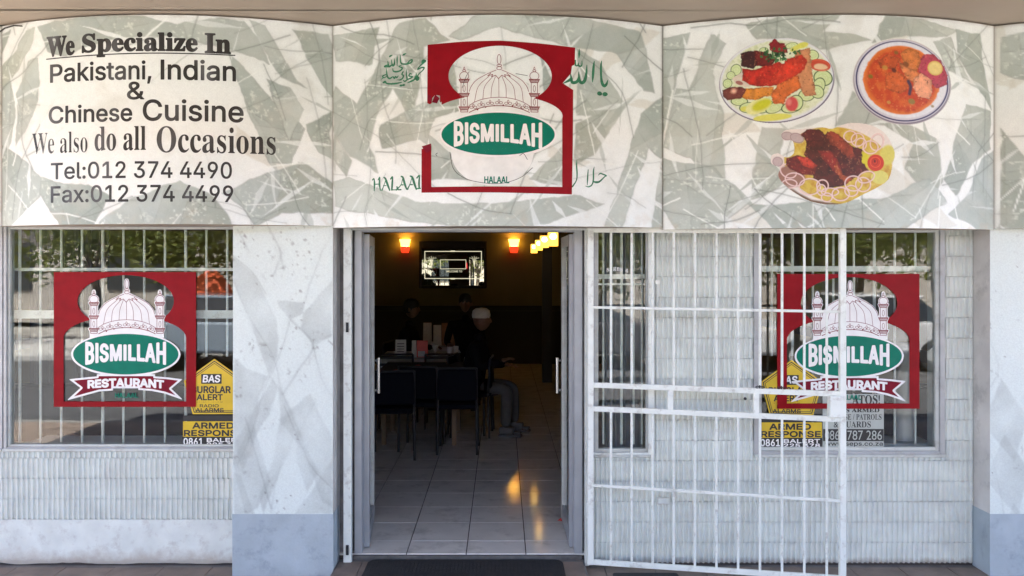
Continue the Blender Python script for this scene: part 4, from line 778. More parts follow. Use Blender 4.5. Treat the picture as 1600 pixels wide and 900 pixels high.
for ch, px, py, rot in zip("signs4", (950, 955.5, 960.5, 966, 971, 979), (421, 419.5, 419.5, 420, 421, 423), (0,)*6):
    lettering(t, ch, (px-(1 if ch == 'i' else 2.2), py-(3 if ch in 'i4' else 2.2), px+(1 if ch == 'i' else 2.2), py+(4 if ch in 'g' else 3)), 'serif', .1, M_wvin, 0, fm, .3)
# ------------------------------------------------------------------ doorway
t = thing("door_frame", "grey aluminium door frame of the open double door", "door frame", (-.2, 0, 0)); b = MB(); zt = 2.045
xa, xb = W(553.5, 0, 0)[0], W(565, 0, 0)[0]; xc, xd = W(897.5, 0, 0)[0], W(910, 0, 0)[0]
for x0, x1 in ((xa, xb), (xc, xd)): bb = MB(); bb.box(x0, x1, 0, .09, .0, zt); under(bb.obj("jamb", M_door, bevel=.003), t)
b.box(xa, xd, .002, .09, zt-.035, zt); under(b.obj("lintel", M_door, bevel=.003), t)
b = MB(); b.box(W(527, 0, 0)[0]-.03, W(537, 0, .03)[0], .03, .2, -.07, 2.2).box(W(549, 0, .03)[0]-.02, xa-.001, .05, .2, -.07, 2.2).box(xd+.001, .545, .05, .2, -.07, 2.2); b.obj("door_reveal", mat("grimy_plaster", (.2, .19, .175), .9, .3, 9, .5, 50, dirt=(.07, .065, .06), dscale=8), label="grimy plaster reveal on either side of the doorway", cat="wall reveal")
def leaf(label, hx, fx, sgn):
    y0, y1 = .092, .70; t = thing("door_leaf", label, "door", (hx, y0, 0), "open glass door leaves"); th = .02
    def X(y): return hx+(fx-hx)*(y-y0)/(y1-y0)
    def slab(ya, yb, za, zb, w, name, m, bev=.002):
        b = MB(); a, c = X(ya), X(yb); b.add([(a-w, ya, za), (a+w, ya, za), (c+w, yb, za), (c-w, yb, za), (a-w, ya, zb), (a+w, ya, zb), (c+w, yb, zb), (c-w, yb, zb)], [(0, 3, 2, 1), (4, 5, 6, 7), (0, 1, 5, 4), (1, 2, 6, 5), (2, 3, 7, 6), (3, 0, 4, 7)]); return under(b.obj(name, m, bevel=bev), t)
    slab(y0, y0+.07, .01, 2.0, th, "stile", M_door); slab(y1-.07, y1, .01, 2.0, th, "stile", M_alul); slab(y0+.071, y1-.071, .01, .12, th*.95, "bottom_rail", M_door); slab(y0+.071, y1-.071, 1.93, 2.0, th*.95, "top_rail", M_alul)
    slab(y0+.071, y1-.071, .121, 1.929, .003, "pane", M_doorg, 0)
    yh = y1-.035; xh = X(yh)+sgn*.05; b = MB(); za, zb = .90, 1.15
    b.tube((xh, yh, za), (xh, yh, zb), .011, n=10); b.tube((X(yh)+sgn*.015, yh, za+.02), (xh, yh, za+.02), .007, n=8); b.tube((X(yh)+sgn*.015, yh, zb-.02), (xh, yh, zb-.02), .007, n=8)
    under(b.obj("handle", mat("polished_handle", (.62, .62, .6), .25, .03, metal=.8), smooth=True), t); return t
leaf("left glass door leaf standing open into the restaurant", -.862, W(581, 0, .7)[0]+.0, 1); leaf("right glass door leaf standing open into the restaurant", .449, W(881, 0, .7)[0], -1)
# white steel frame that the gate shuts against
t = thing("gate_post", "chipped white steel gate post left of the doorway", "gate post", (-.964, -.06, -.06)); b = MB(); x0, x1 = W(537, 0, -.06)[0], W(549.5, 0, -.06)[0]
b.box(x0, x1, -.075, -.035, -.055, 2.04); under(b.obj("post", M_white, bevel=.004), t)
for zz in (1.42, .05): b = MB(); b.box(x0+.018, x0+.034, -.084, -.0755, zz-.03, zz+.03).tube((x0+.026, -.09, zz), (x0+.026, -.075, zz), .006); under(b.obj("catch_plate", M_steel), t)
b = MB(); b.box(x1+.001, .53, -.07, -.04, 2.018, 2.045); under(b.obj("head_bar", M_alul, bevel=.003), t)
b = MB(); b.box(.512, .538, -.075, -.03, -.05, 2.04); b.obj("hinge_post", M_alul, bevel=.003, label="grey steel hinge post right of the doorway that carries the gate", cat="gate post")
# ------------------------------------------------------------------ the security gate, swung open to the right
GA, GB = Vector((.545, -.085, 0)), Vector((1.985, -.34, 0)); gd = (GB-GA); gl = gd.length; gn = gd.normalized(); gp = Vector((gn.y, -gn.x, 0))
t = thing("security_gate", "white steel security gate swung wide open across the right window", "gate", (GA.x, GA.y, -.03))
def G(u, z, off=0): p = GA+gd*u+gp*off; return Vector((p.x, p.y, z))
def gz(a, b_, u): return a+(b_-a)*u
rails = {"top": (2.018, 2.000, .03), "r2": (1.544, 1.531, .016), "b1": (1.067, 1.051, .032), "b2": (.922, .903, .032), "r4": (.453, .43, .018), "bot": (-.020, -.024, .032)}
for k, (a, c, w) in rails.items():
    b = MB(); off = .0 if w > .02 else .011; b.bar(G(.0 if w > .02 else .012, gz(a, c, 0), off), G(1, c, off), .018 if w > .02 else .008, w); under(b.obj("rail", M_white, bevel=.002), t)
for u, w in ((.0, .034), (1, .036)): b = MB(); b.bar(G(u, gz(-.020, -.024, u)-.016), G(u, gz(2.018, 2.0, u)+.016), .036, .03); under(b.obj("stile", M_white, bevel=.003), t)
nb = 12; us = [(.1232*k)/1.44 for k in range(1, nb)]
for k, u in enumerate(us):
    for (a1, c1), (a2, c2) in (((1.083, 1.067), (2.004, 1.986)), ((-.005, -.009), (.906, .887))):
        b = MB(); b.tube(G(u, gz(a1, c1, u)), G(u, gz(a2, c2, u)), .0078, n=8); under(b.obj("bar", M_white, smooth=True), t)
for px in (1047, 1181):
    u = next(q/1000 for q in range(1001) if CX+(GA.x+gd.x*q/1000)*FP/(D0+GA.y+gd.y*q/1000) >= px); b = MB(); b.bar(G(u, gz(.937, .918, u)), G(u, gz(1.052, 1.036, u)), .034, .02); under(b.obj("strut", M_white, bevel=.002), t)
b = MB(); q0, q1 = G(.945, .925, .0), G(1.012, .925, 0); b.bar((q0+q1)/2+Vector((0, 0, -.012)), (q0+q1)/2+Vector((0, 0, .118)), (q1-q0).length, .05); lk = under(b.obj("lock_box", M_white, bevel=.009), t)
b = MB(); c0 = G(1.0, .985, .03); b.tube(c0, c0+gp*.006, .009, n=12); o = b.obj("keyhole", M_steel); o.parent = lk; o.matrix_parent_inverse = lk.matrix_world.inverted() if False else Matrix.Translation(-t.location)
for zz in (.25, 1.75): b = MB(); b.tube(G(-.008, zz, .0), G(-.008, zz+.09, .0), .013, n=10); under(b.obj("hinge", M_white), t)
for px in (1186.5, 1220.5):                      # twisted wire on top of the middle rail
    u = next(q/1000 for q in range(1001) if CX+(GA.x+gd.x*q/1000)*FP/(D0+GA.y+gd.y*q/1000) >= px); c0 = G(u, gz(1.067, 1.051, u)+.024, .008); b = MB(); r = random.Random(int(px))
    for s in (-1, 1):
        P = [c0, c0+gn*.012*s+Vector((0, 0, .006)), c0+gn*.024*s+Vector((0, 0, .002))+gp*.005, c0+gn*.02*s+Vector((0, 0, -.006)), c0+gn*.006*s+Vector((0, 0, -.005))]
        for a, c in zip(P[:-1], P[1:]): b.tube(a, c, .0028, n=6)
    b.tube(c0+Vector((0, 0, -.008)), c0+Vector((0, 0, .012)), .004, n=6)
    b.obj("wire_tie", M_steel, label="dark wire twist on the gate's middle rail, "+("beside its first short strut from the lock" if px < 1200 else "between the right strut and the lock box"), cat="wire tie", group="wire twists on the gate rail")
# ------------------------------------------------------------------ pavement, step, mat
ZP = -.07
b = MB(); b.box(-12, 12, -4.6, .1, ZP-.15, ZP-.010); b.obj("pavement", M_grout, kind="structure"); pav = bpy.data.objects["pavement"]
tw_ = .3033; xo = -2.699; bt = MB(); bt.box(0, tw_-.005, 0, tw_-.005, -.02, 0); tme = bt.mesh("pavement_tile", M_pave); rows = [-.205-tw_*(k+1)+.0 for k in range(11)]; rest = MB()
rows = [-.035-tw_*(k+1) for k in range(15)]
for j, y in enumerate(rows):
    for i in range(-30, 49):
        x = xo+i*tw_; dz = random.uniform(-.0015, .001)
        if abs(x) > 11: continue
        if abs(x) < 3.6 and j < 6: o = link("pavement_tile", tme, pav); o.location = (x, y, ZP+dz); o.rotation_euler = (random.uniform(-.002, .002), random.uniform(-.002, .002), 0)
        else: rest.box(x, x+tw_-.005, y, y+tw_-.005, ZP-.02+dz, ZP+dz)
o = rest.obj("pavement_tile", M_pave, pav); o["kind"] = "stuff"
b = MB(); b.box(-4.6, 2.945, -.035+.0, .0, ZP-.03, ZP-.003); o = b.obj("edge_strip", M_conc, pav)
b = MB(); b.box(-1.016, .512, -.30, .0, ZP-.02, -.034); st_ = b.obj("door_step", M_conc, bevel=.006, label="worn concrete door step below the open doorway", cat="door step")
for x0, x1 in ((-1.0, -.86), (-.857, -.70), (.362, .50)): b = MB(); b.box(x0, x1, -.298, -.06, -.033, -.028); b.obj("step_tile", M_pave, st_, bevel=.001)
b = MB(); b.box(-.925, .50, -.022, .0, -.033, -.006); o = b.obj("threshold_bar", mat("dark_metal_threshold", (.09, .088, .085), .6, .3, 20), st_, bevel=.002)
def rounded(x0, x1, y0, y1, r, z0, z1, n=6):
    P = []
    for cx, cy, a in ((x1-r, y1-r, 0), (x0+r, y1-r, 90), (x0+r, y0+r, 180), (x1-r, y0+r, 270)):
        for k in range(n+1): q = R(a+90*k/n); P.append((cx+r*math.cos(q), cy+r*math.sin(q)))
    m = len(P); b = MB(); b.add([(*p, z0) for p in P]+[(*p, z1) for p in P], [tuple(range(m))[::-1], tuple(range(m, 2*m))]+[(i, (i+1) % m, m+(i+1) % m, m+i) for i in range(m)]); return b
t = thing("doormat", "black rubber doormat with rounded corners on the door step", "doormat", (-.2, -.3, -.03)); under(rounded(W(576, 0, -.05)[0], W(879, 0, -.05)[0], -.62, -.036, .06, -.0335, -.022).obj("mat_body", M_rubber, bevel=.003), t)
b = MB(); r = random.Random(2)
for i in range(52):
    for j in range(24): x, y = -.80+i*.0225, -.60+j*.0225; b.box(x, x+.015, y, y+.015, -.0222, -.0212+r.uniform(-.0002, .0002))
o = under(b.obj("rubber_stud", M_rubber), t); o["kind"] = "stuff"
b = MB(); b.box(-.60, .4, -.8, -.301, ZP+.0015, -.036); b.obj("lower_step", M_conc, bevel=.004, label="low concrete block in front of the door step under the mat", cat="step")
o = rounded(.67, 1.06, -.42, -.16, .02, ZP+.001, ZP+.011).obj("dark_sheet", M_rubber, label="thin dark sheet lying on the pavement at the foot of the gate", cat="rubber mat")  # thin dark sheet with rounded corners over the pavement tiles
# ------------------------------------------------------------------ canopy
t = thing("canopy", "beige boarded canopy ceiling over the pavement", "canopy", (0, -1.8, 3.25)); y0 = -.2
def board(ya, yb, z0, z1, x0=-6, x1=6, sk=0): b = MB(); b.add([(x0, ya-sk, z0), (x1, ya, z0), (x1, yb, z0), (x0, yb-sk*0, z0), (x0, ya-sk, z1), (x1, ya, z1), (x1, yb, z1), (x0, yb-sk*0, z1)], [(0, 3, 2, 1), (4, 5, 6, 7), (0, 1, 5, 4), (1, 2, 6, 5), (2, 3, 7, 6), (3, 0, 4, 7)]); return under(b.obj("soffit_board", M_soffit), t)
board(-.455, -.08, 3.245, 3.29, sk=.045)
for k in range(4): board(-.455-.012-.9*(k+1)+.012, -.455-.012-.9*k, 3.245, 3.29)
b = MB(); b.box(-6, 6, -3.86, .19, 3.292, 3.5); under(b.obj("roof_slab", M_dark), t)
b = MB(); b.box(-6, 6, -.53, -.44, 3.258, 3.291); under(b.obj("groove", M_dark), t)
b = MB(); b.box(-6, 6, -3.96, -3.861, 3.1, 3.75); under(b.obj("edge_beam", M_plinth), t)
b = MB(); b.box(-6, 6, -.1, 11, 3.501, 4.6); b.obj("upper_storey", M_plinth, label="plain upper part of the shop building above the canopy", cat="building")
b = MB(); P = [fmap(.0)(-2, 40), fmap(.0)(8, 33), fmap(0)(22, 31), fmap(0)(35, 34)]; P = [Vector((a[0], a[1]-.004, a[2]+.02)) for a in P]
for a, c in zip(P[:-1], P[1:]): b.tube(a, c, .004, n=6)
b.obj("loose_cable", M_dark, label="short dark cable loop on top of the fascia at far left", cat="cable")
# ------------------------------------------------------------------ the restaurant inside
RX0, RX1, RY1 = -4.75, 3.6, 9.96
b = MB(); b.box(RX0, RX1, 0, RY1, -.16, -.011); fl = b.obj("restaurant_floor", M_grout, kind="structure")
tl = .3735; bt = MB(); bt.box(0, tl-.006, 0, tl-.006, -.012, 0); tme = bt.mesh("floor_tile", M_tile); bt = MB(); bt.box(0, tl-.006, 0, .235-.006, -.012, 0); tme0 = bt.mesh("floor_tile", M_tile); rest = MB(); cnt = 0
xg = -.596
for j in range(28):
    for i in range(-11, 12):
        x = xg+i*tl; y = 0 if j == 0 else .235+(j-1)*tl
        if x < RX0 or x+tl > RX1 or y+tl > RY1: continue
        vis = abs(x+.2) < 1.0+.16*y
        if vis and cnt < 290 and y < 8: o = link("floor_tile", tme0 if j == 0 else tme, fl); o.location = (x+.003, y+.003, random.uniform(-.0006, .0006)); cnt += 1
        elif j == 0: rest.box(x+.003, x+tl-.003, .003, .232, -.012, 0)
        else: rest.box(x+.003, x+tl-.003, y+.003, y+tl-.003, -.012, 0)
o = rest.obj("floor_tile", M_tile, fl); o["kind"] = "stuff"
b = MB(); b.box(RX0, RX1, RY1, RY1+.15, -.16, 2.9); bw_ = b.obj("back_wall", M_int, kind="structure")
b = MB(); b.box(RX0, RX1, RY1-.02, RY1-.001, 0, .98); b.obj("wainscot", M_wood, bw_)
b = MB(); b.box(RX0, RX1, RY1-.05, RY1-.001, .985, 1.08); b.obj("dado_rail", M_wood, bw_, bevel=.006)
b = MB(); b.box(RX0-.15, RX0, .2, RY1+.15, -.16, 2.9).box(RX1, RX1+.15, .2, RY1+.15, -.16, 2.9); sw = b.obj("side_walls", M_int, kind="structure")
b = MB(); b.box(RX0+.001, RX0+.03, .2, RY1-.06, .985, 1.08).box(RX1-.03, RX1-.001, .2, RY1-.06, .985, 1.08); b.obj("dado_rail", M_wood, sw)
b = MB(); b.box(RX0-.15, RX1+.15, .2, RY1+.15, 2.9, 3.0); b.obj("restaurant_ceiling", M_intc, kind="structure")
b = MB(); b.box(RX0, RX1, 9.2, 9.5, 2.42, 2.9); b.obj("ceiling_beam", M_wood, label="dark ceiling beam above the wall lamps at the back", cat="beam")
xk = W(854, 0, 7.6)[0]; b = MB(); b.box(xk-.07, xk+.08, 7.5, 7.7, 0, 2.9); b.obj("timber_column", M_wood, label="dark timber column at the right of the dining room", cat="column")
for nm, lab, x0, x1 in (("window_ledge", "white display ledge inside the right window", WX0-.05, WX1+.05), ("window_ledge", "pale display ledge inside the left window", -3.1, -1.5)):
    b = MB(); b.box(x0, x1, .201, .45, .60, .645); b.obj(nm, M_clothw, bevel=.004, label=lab, cat="window ledge", group="ledges inside the shop windows")
M_vase = mat("white_ceramic_tube", (.7, .7, .68), .4, .04)
b = MB(); pv = W(1413, 677, .32); b.lathe([(0, 0), (.062, 0), (.060, .01), (.058, .62), (.062, .63), (.055, .64), (0, .64)], (pv.x, .32, .646), 24); b.obj("white_cylinder", M_vase, smooth=True, label="tall white cylinder standing on the ledge in the right window", cat="vase")
def curtain(x0, x1, y, z0, z1, n, amp, seed):
    r = random.Random(seed); b = MB(); V = []; F = []; m = n*6
    for i in range(m+1):
        x = x0+(x1-x0)*i/m; q = y+amp*math.sin(i/6*2*math.pi+r.uniform(-.2, .2))
        V += [(x, q, z0), (x, q, z1), (x, q+.004, z0), (x, q+.004, z1)]
    for i in range(m): a = i*4; F += [(a, a+4, a+5, a+1), (a+2, a+3, a+7, a+6), (a, a+2, a+6, a+4), (a+1, a+5, a+7, a+3)]
    b.add(V, F); return b
t = thing("curtain", "grey pleated curtain hanging inside the narrow window", "curtain", (.8, .3, .1)); under(curtain(.68, .93, .3, .12, 2.3, 4, .022, 3).obj("fabric", mat("grey_curtain", (.26, .26, .27), .9, .1, 8), smooth=True), t); b = MB(); b.tube((.55, .3, 2.31), (1.0, .3, 2.31), .01); under(b.obj("rod", M_steel), t)
t = thing("curtain", "dark drawn curtain hanging inside the left window, by its left edge", "curtain", (-2.95, .5, .1)); under(curtain(-3.3, -2.75, .6, .7, 2.3, 6, .03, 4).obj("fabric", mat("dark_curtain", (.06, .06, .065), .9, .1, 8), smooth=True), t); b = MB(); b.tube((-3.4, .6, 2.31), (-1.6, .6, 2.31), .01); under(b.obj("rod", M_steel), t)
# mirror on the back wall with etched welcome lines
ym = RY1-.03; t = thing("wall_mirror", "dark framed mirror with etched frame lines on the back wall, reflecting the street", "mirror", tuple(W(712, 450, ym)))
x0, z1 = W(659.5, 389, ym)[0], W(0, 389, ym)[2]; x1, z0 = W(756, 446, ym)[0], W(0, 446, ym)[2]; b = MB()
fw = .055; b.box(x0-fw, x0, ym-.03, ym+.028, z0-fw, z1+fw*2.6).box(x1, x1+fw, ym-.03, ym+.028, z0-fw, z1+fw*2.6).box(x0, x1, ym-.03, ym+.028, z0-fw, z0).box(x0, x1, ym-.03, ym+.028, z1, z1+fw*2.6); under(b.obj("frame", M_wood, bevel=.008), t)
b = MB(); b.box(x0, x1, ym-.01, ym+.02, z0, z1); under(b.obj("mirror_glass", mat("tinted_mirror", (.3, .3, .26), .015, 0, metal=1)), t)
M_etch = mat("glowing_etching", (.6, .6, .5), .7, 0, emit=(1, .95, .65), es=.07); X, Y = grid(660, 389, 756, 446, .4); fr = f_rect(X, Y, 663.5, 392.5, 752.5, 435.5); f = np.maximum(.55-np.abs(fr-.3), .4-np.abs(f_rect(X, Y, 688, 406, 728, 420)))  # etched lines carry a faint yellowish emission of their own
f = np.maximum(f, np.maximum(f_rect(X, Y, 704, 391.5, 711, 393.5), f_rect(X, Y, 704, 434.5, 711, 436.5)))
for cx in (674, 741):
    for a in (-60, -25, 0, 25, 60): f = np.maximum(f, f_stroke(X, Y, [(cx, 418), (cx+3*math.sin(R(a)), 405), (cx+9*math.sin(R(a)), 400+abs(a)/20)], .5))
under(contour(X, Y, f, flat(ym-.0115), "etched_frame", M_etch), t); lettering(t, "WELCOME TO", (697, 422.6, 722, 425.4), 'sans', .05, M_etch, 0, lambda off: flat(ym-.0115), .3, name="etched_lettering")
M_pny = mat("lit_amber_glass", (.8, .5, .1), .4, 0, emit=(1, .50, .05), es=.34); M_pnw = mat("pendant_bulb_glass", (1, .8, .5), .4, 0, emit=(1, .75, .25), es=.7); M_shy = mat("lit_yellow_glass", (.8, .5, .1), .4, 0, emit=(1, .50, .05), es=1.0); M_shw = mat("hot_bulb_glass", (1, .8, .5), .4, 0, emit=(1, .72, .28), es=3); M_shr = mat("lit_red_glass", (.5, .02, .01), .4, 0, emit=(1, .04, .01), es=.17)
def sconce(px, py, lab):
    c = W(px, py, RY1-.1); t = thing("wall_lamp", lab, "wall lamp", tuple(c), "lit wall lamps at the back")
    b = MB(); b.lathe([(.105, .12), (.085, .05), (.078, -.01)], tuple(c), 20); under(b.obj("yellow_shade", M_shy, smooth=True), t)
    b = MB(); b.lathe([(.0775, -.011), (.078, -.09), (.06, -.13), (0, -.13)], tuple(c), 20); under(b.obj("red_shade", M_shr, smooth=True), t)
    b = MB(); b.lathe([(0, -.055), (.05, -.03), (.058, .02), (.03, .06), (0, .07)], (c.x, c.y-.0, c.z-.0), 14); o = under(b.obj("bulb", M_shw, smooth=True), t); b = MB(); b.box(c.x-.03, c.x+.03, c.y+.06, RY1, c.z-.06, c.z+.03); under(b.obj("bracket", M_steel), t)
    return t
for px, s in ((633, "left"), (803, "right")):
    c = W(px, 383, RY1-.1); t = sconce(px, 384, "lit yellow and red glass wall lamp "+s+" of the mirror")
for i, (px, dz, lab) in enumerate([(864, 8.7, "nearest and largest of the four lit pendants at the right"), (850.5, 10.4, "second nearest lit pendant lamp, left of the largest"), (842, 12, "third lit pendant lamp of the row, left of the second"), (834.5, 13.7, "farthest and leftmost lit pendant lamp of the row")]):
    Yp = dz-D0; x = W(px, 0, Yp)[0]; zb = [2.02, 2.045, 2.045, 2.035][i]; t = thing("pendant_lamp", lab, "pendant lamp", (x, Yp, 2.2), "lit pendant lamps in a row"); r = .055; h = .15
    b = MB(); b.lathe([(r, 0), (r, h)], (x, Yp, zb), 20); b.lathe([(r-.004, h), (r-.004, 0)], (x, Yp, zb), 20); under(b.obj("shade", M_pny, smooth=True), t)
    b = MB(); b.lathe([(0, .06), (.03, .07), (.043, .1), (.03, .135), (0, .145)], (x, Yp-.03, zb), 14); under(b.obj("bulb", M_pnw, smooth=True), t)
    b = MB(); b.tube((x, Yp, zb+h), (x, Yp, 2.9), .004, n=6); under(b.obj("cord", M_steel), t)
# red neon ring seen through the left door leaf
c = W(569, 407, 1.0); t = thing("neon_sign", "small red neon ring sign seen through the left door leaf", "neon sign", tuple(c)); b = MB(); n = 20
for k in range(n):
    a0, a1 = 2*math.pi*k/n, 2*math.pi*(k+1)/n; b.tube((c.x, c.y+.05*math.cos(a0), c.z+.085*math.sin(a0)), (c.x, c.y+.05*math.cos(a1), c.z+.085*math.sin(a1)), .007, n=6)
    if k % 2 == 0: b.tube((c.x-.02, c.y+.035*math.cos(a0), c.z+.06*math.sin(a0)), (c.x-.02, c.y+.035*math.cos(a1), c.z+.06*math.sin(a1)), .005, n=6)
under(b.obj("neon_tube", mat("red_neon", (.5, 0, 0), .5, 0, emit=(1, .03, .05), es=.35)), t); b = MB(); b.box(c.x-.05, c.x-.04, c.y-.09, c.y+.09, c.z-.12, c.z+.12); under(b.obj("backing", M_black), t); b = MB(); b.tube((c.x-.045, c.y, c.z+.12), (c.x-.045, c.y, 2.9), .003, n=6); under(b.obj("cord", M_steel), t)
for x0, x1, lab in ((-3.45, -1.45, "dark upholstered bench added inside the left window to darken its view"), (1.35, 3.1, "dark upholstered bench added inside the right window to darken its view")):  # benches added to cover the bright floor behind the windows
    t = thing("darkening_bench", lab, "bench", ((x0+x1)/2, .9, 0), "benches added to darken the view through the windows"); under(MB().box(x0, x1, .50, .62, 0, .98).obj("backrest", M_navy, bevel=.02), t); under(MB().box(x0, x1, .621, 1.1, 0, .45).obj("seat", M_navy, bevel=.02), t)
# ---- tables, chairs, menus
def table(x0, x1, y0, y1, lab, cloth, drop, over=None):
    t = thing("dining_table", lab, "table", ((x0+x1)/2, (y0+y1)/2, 0), "dining tables"); b = MB(); b.box(x0, x1, y0, y1, .71, .74); under(b.obj("tabletop", M_wood, bevel=.004), t)
    for x in (x0+.06, x1-.06):
        for y in (y0+.06, y1-.06): b = MB(); b.box(x-.022, x+.022, y-.022, y+.022, 0, .71); under(b.obj("leg", M_tan), t)
    c = MB(); e = .006; c.box(x0-e, x1+e, y0-e, y1+e, .742, .746)
    N_ = 28; V = []; P = [(x0-e, y0-e), (x1+e, y0-e), (x1+e, y1+e), (x0-e, y1+e)]; F = []
    for k in range(4):
        a, d = Vector(P[k]), Vector(P[(k+1) % 4]); nrm = Vector(((d-a).y, -(d-a).x)).normalized()
        for i in range(N_): q = a+(d-a)*i/N_; w = .012*math.sin(i*1.9+k)+.012; V += [(q.x, q.y, .745), (q.x+nrm.x*w, q.y+nrm.y*w, .745-drop)]
    m = len(V)//2; F = [(2*i, 2*i+1, 2*((i+1) % m)+1, 2*((i+1) % m)) for i in range(m)]; c.add(V, F); o = c.obj("tablecloth", cloth, label="table cloth on the "+lab, cat="tablecloth", group="table cloths")
    return t
table(-1.25, -.42, 3.05, 3.85, "near table with dark cloth and red overlay", M_clothd, .30)
cx_, y_ = W(651, 0, 3.05)[0], 3.018; b = MB(); b.add([(cx_-.30, y_+.015, .7475), (cx_+.22, y_+.015, .7475), (cx_+.22, y_-.012, .735), (cx_+.0, y_-.03, .50), (cx_-.30, y_-.012, .735), (cx_-.04, y_+.6, .7475)], [(0, 1, 5), (0, 4, 2, 1), (4, 3, 2)]); b.obj("red_overlay_cloth", M_clothr, label="red overlay cloth with a corner hanging off the near dark table", cat="tablecloth")
table(-1.42, -.55, 4.15, 5.0, "middle table with white cloth and menu cards", M_clothw, .22); table(-1.2, -.4, 5.5, 6.3, "rear table with white cloth and tall menus", M_clothw, .25)
def chair(lab, x, y, rz, up=M_navy, back='pad'):
    t = thing("dining_chair", lab, "chair", (x, y, 0), "restaurant chairs", rz); b = MB()
    def ch(bm, n, m, bev=.0, sm=False): return bm.obj(n, m, t, sm, bev)
    ch(MB().box(-.2, .2, -.2, .2, .43, .48), "seat", up, .02)
    if back == 'pad': ch(MB().box(-.19, .19, -.235, -.2, .52, .82), "backrest", up, .015)
    else:
        for zz in (.62, .70, .78): ch(MB().box(-.175, .175, -.225, -.205, zz, zz+.03), "slat", M_wood, .004)
    for sx in (-1, 1):
        b = MB(); b.tube((sx*.19, -.215, .0), (sx*.185, -.2, .45), .013, n=8); b.tube((sx*.185, -.2, .45), (sx*.185, -.225, .83), .013, n=8); ch(b, "leg", M_steel if back == 'pad' else M_wood, sm=True)
        b = MB(); b.tube((sx*.19, .19, 0), (sx*.18, .18, .44), .013, n=8); ch(b, "leg", M_steel if back == 'pad' else M_wood, sm=True)
    ch(MB().tube((-.185, -.225, .83), (.185, -.225, .83), .011, n=8), "top_rail", M_steel if back == 'pad' else M_wood, sm=True); return t
chair("navy padded chair nearest the doorway, back to the street", W(714, 0, 2.62)[0], 2.86, 0); chair("navy padded chair at the left edge of the doorway view", W(610, 0, 2.35)[0], 2.62, .12); chair("dark padded chair behind the left table corner, turned sideways", W(655, 0, 2.5)[0]-.02, 2.98, -.1)
chair("dark ladder back chair at the white table, left one", W(655, 0, 3.9)[0]-.25, 4.08, 0, back='slat'); chair("dark ladder back chair at the white table, right one", W(690, 0, 3.9)[0], 4.08, .05, back='slat'); chair("chair beside the seated man in the white cap", W(735, 0, 3.5)[0], 3.6, 1.5)
def card(lab, px0, px1, py0, py1, Y, m, name="menu_card"):
    a, c = W(px0, py0, Y), W(px1, py1, Y); zb = .749; h = a.z-c.z; t = thing(name, lab, "menu card", ((a.x+c.x)/2, Y, zb), "menu cards on the tables"); b = MB()
    b.add([(a.x, Y, zb), (c.x, Y, zb), (c.x, Y+.03, zb+h), (a.x, Y+.03, zb+h), (a.x, Y+.002, zb), (c.x, Y+.002, zb), (c.x, Y+.032, zb+h), (a.x, Y+.032, zb+h)], [(0, 1, 2, 3), (4, 7, 6, 5), (0, 4, 5, 1), (1, 5, 6, 2), (2, 6, 7, 3), (3, 7, 4, 0)])
    under(b.obj("front_leaf", m), t); b = MB(); b.add([(a.x, Y+.075, zb), (c.x, Y+.075, zb), (c.x, Y+.034, zb+h), (a.x, Y+.034, zb+h), (a.x, Y+.077, zb), (c.x, Y+.077, zb), (c.x, Y+.036, zb+h), (a.x, Y+.036, zb+h)], [(0, 1, 2, 3), (4, 7, 6, 5), (0, 4, 5, 1), (1, 5, 6, 2), (2, 6, 7, 3), (3, 7, 4, 0)]); under(b.obj("rear_leaf", m), t); return t, a, c, zb, h
M_card = mat("printed_card", (.55, .54, .5), .5, .1, 40); M_cardr = mat("red_printed_card", (.62, .09, .07), .5, .1, 30); M_cardo = mat("orange_brown_card", (.30, .13, .05), .5, .2, 30)
t, a, c, zb, h = card("white upright menu card, leftmost on the white table", 617.5, 634, 528, 555, 4.3, M_card)
b = MB(); [b.box(a.x+.02, c.x-.02, 4.3+.03*(zz/h)-.003, 4.3+.03*(zz/h)-.001, zb+zz, zb+zz+.008) for zz in (h*.3, h*.45, h*.6, h*.75)]; under(b.obj("text_line", M_black), t)
card("narrow white menu card left of the red one", 643, 650, 529, 555, 4.3, M_card)
t, a, c, zb, h = card("red menu card with pale picture on the white table", 651, 668, 529, 555, 4.28, M_cardr); b = MB(); b.box(a.x+.015, c.x-.03, 4.2755, 4.2775, zb+.01, zb+h*.38); under(b.obj("picture", M_card), t)
card("tall pale menu standing on the rear table, left", 661, 674, 504, 540, 5.65, M_card); card("tall pale menu standing on the rear table, middle", 677, 689, 512, 545, 5.6, M_card); card("tall brown menu on the rear table, right pair left", 690, 699, 505, 540, 5.7, M_cardo); card("tall brown menu on the rear table, rightmost", 700, 711, 506, 540, 5.7, M_cardo)
b = MB(); pn = W(680, 0, 4.35); b.lathe([(.035, 0), (.03, .01), (.006, .05), (.045, .14), (.03, .15), (0, .12)], (pn.x, 4.35, .748), 12); b.obj("folded_napkin", M_clothw, label="white folded napkin cone beside the red menu card", cat="napkin")
for px, Y, l in ((703, 4.4, "glass tumbler on the white table near its right end"), (712, 4.5, "second glass tumbler on the white table, by the seated man")):
    pg = W(px, 0, Y); b = MB(); b.lathe([(0, 0), (.03, 0), (.037, .11), (.034, .11), (.028, .006), (0, .006)], (pg.x, Y, .748), 14); b.obj("tumbler", mat("clear_tumbler", (.6, .62, .62), .1, 0, spec=.8), smooth=True, label=l, cat="glass")
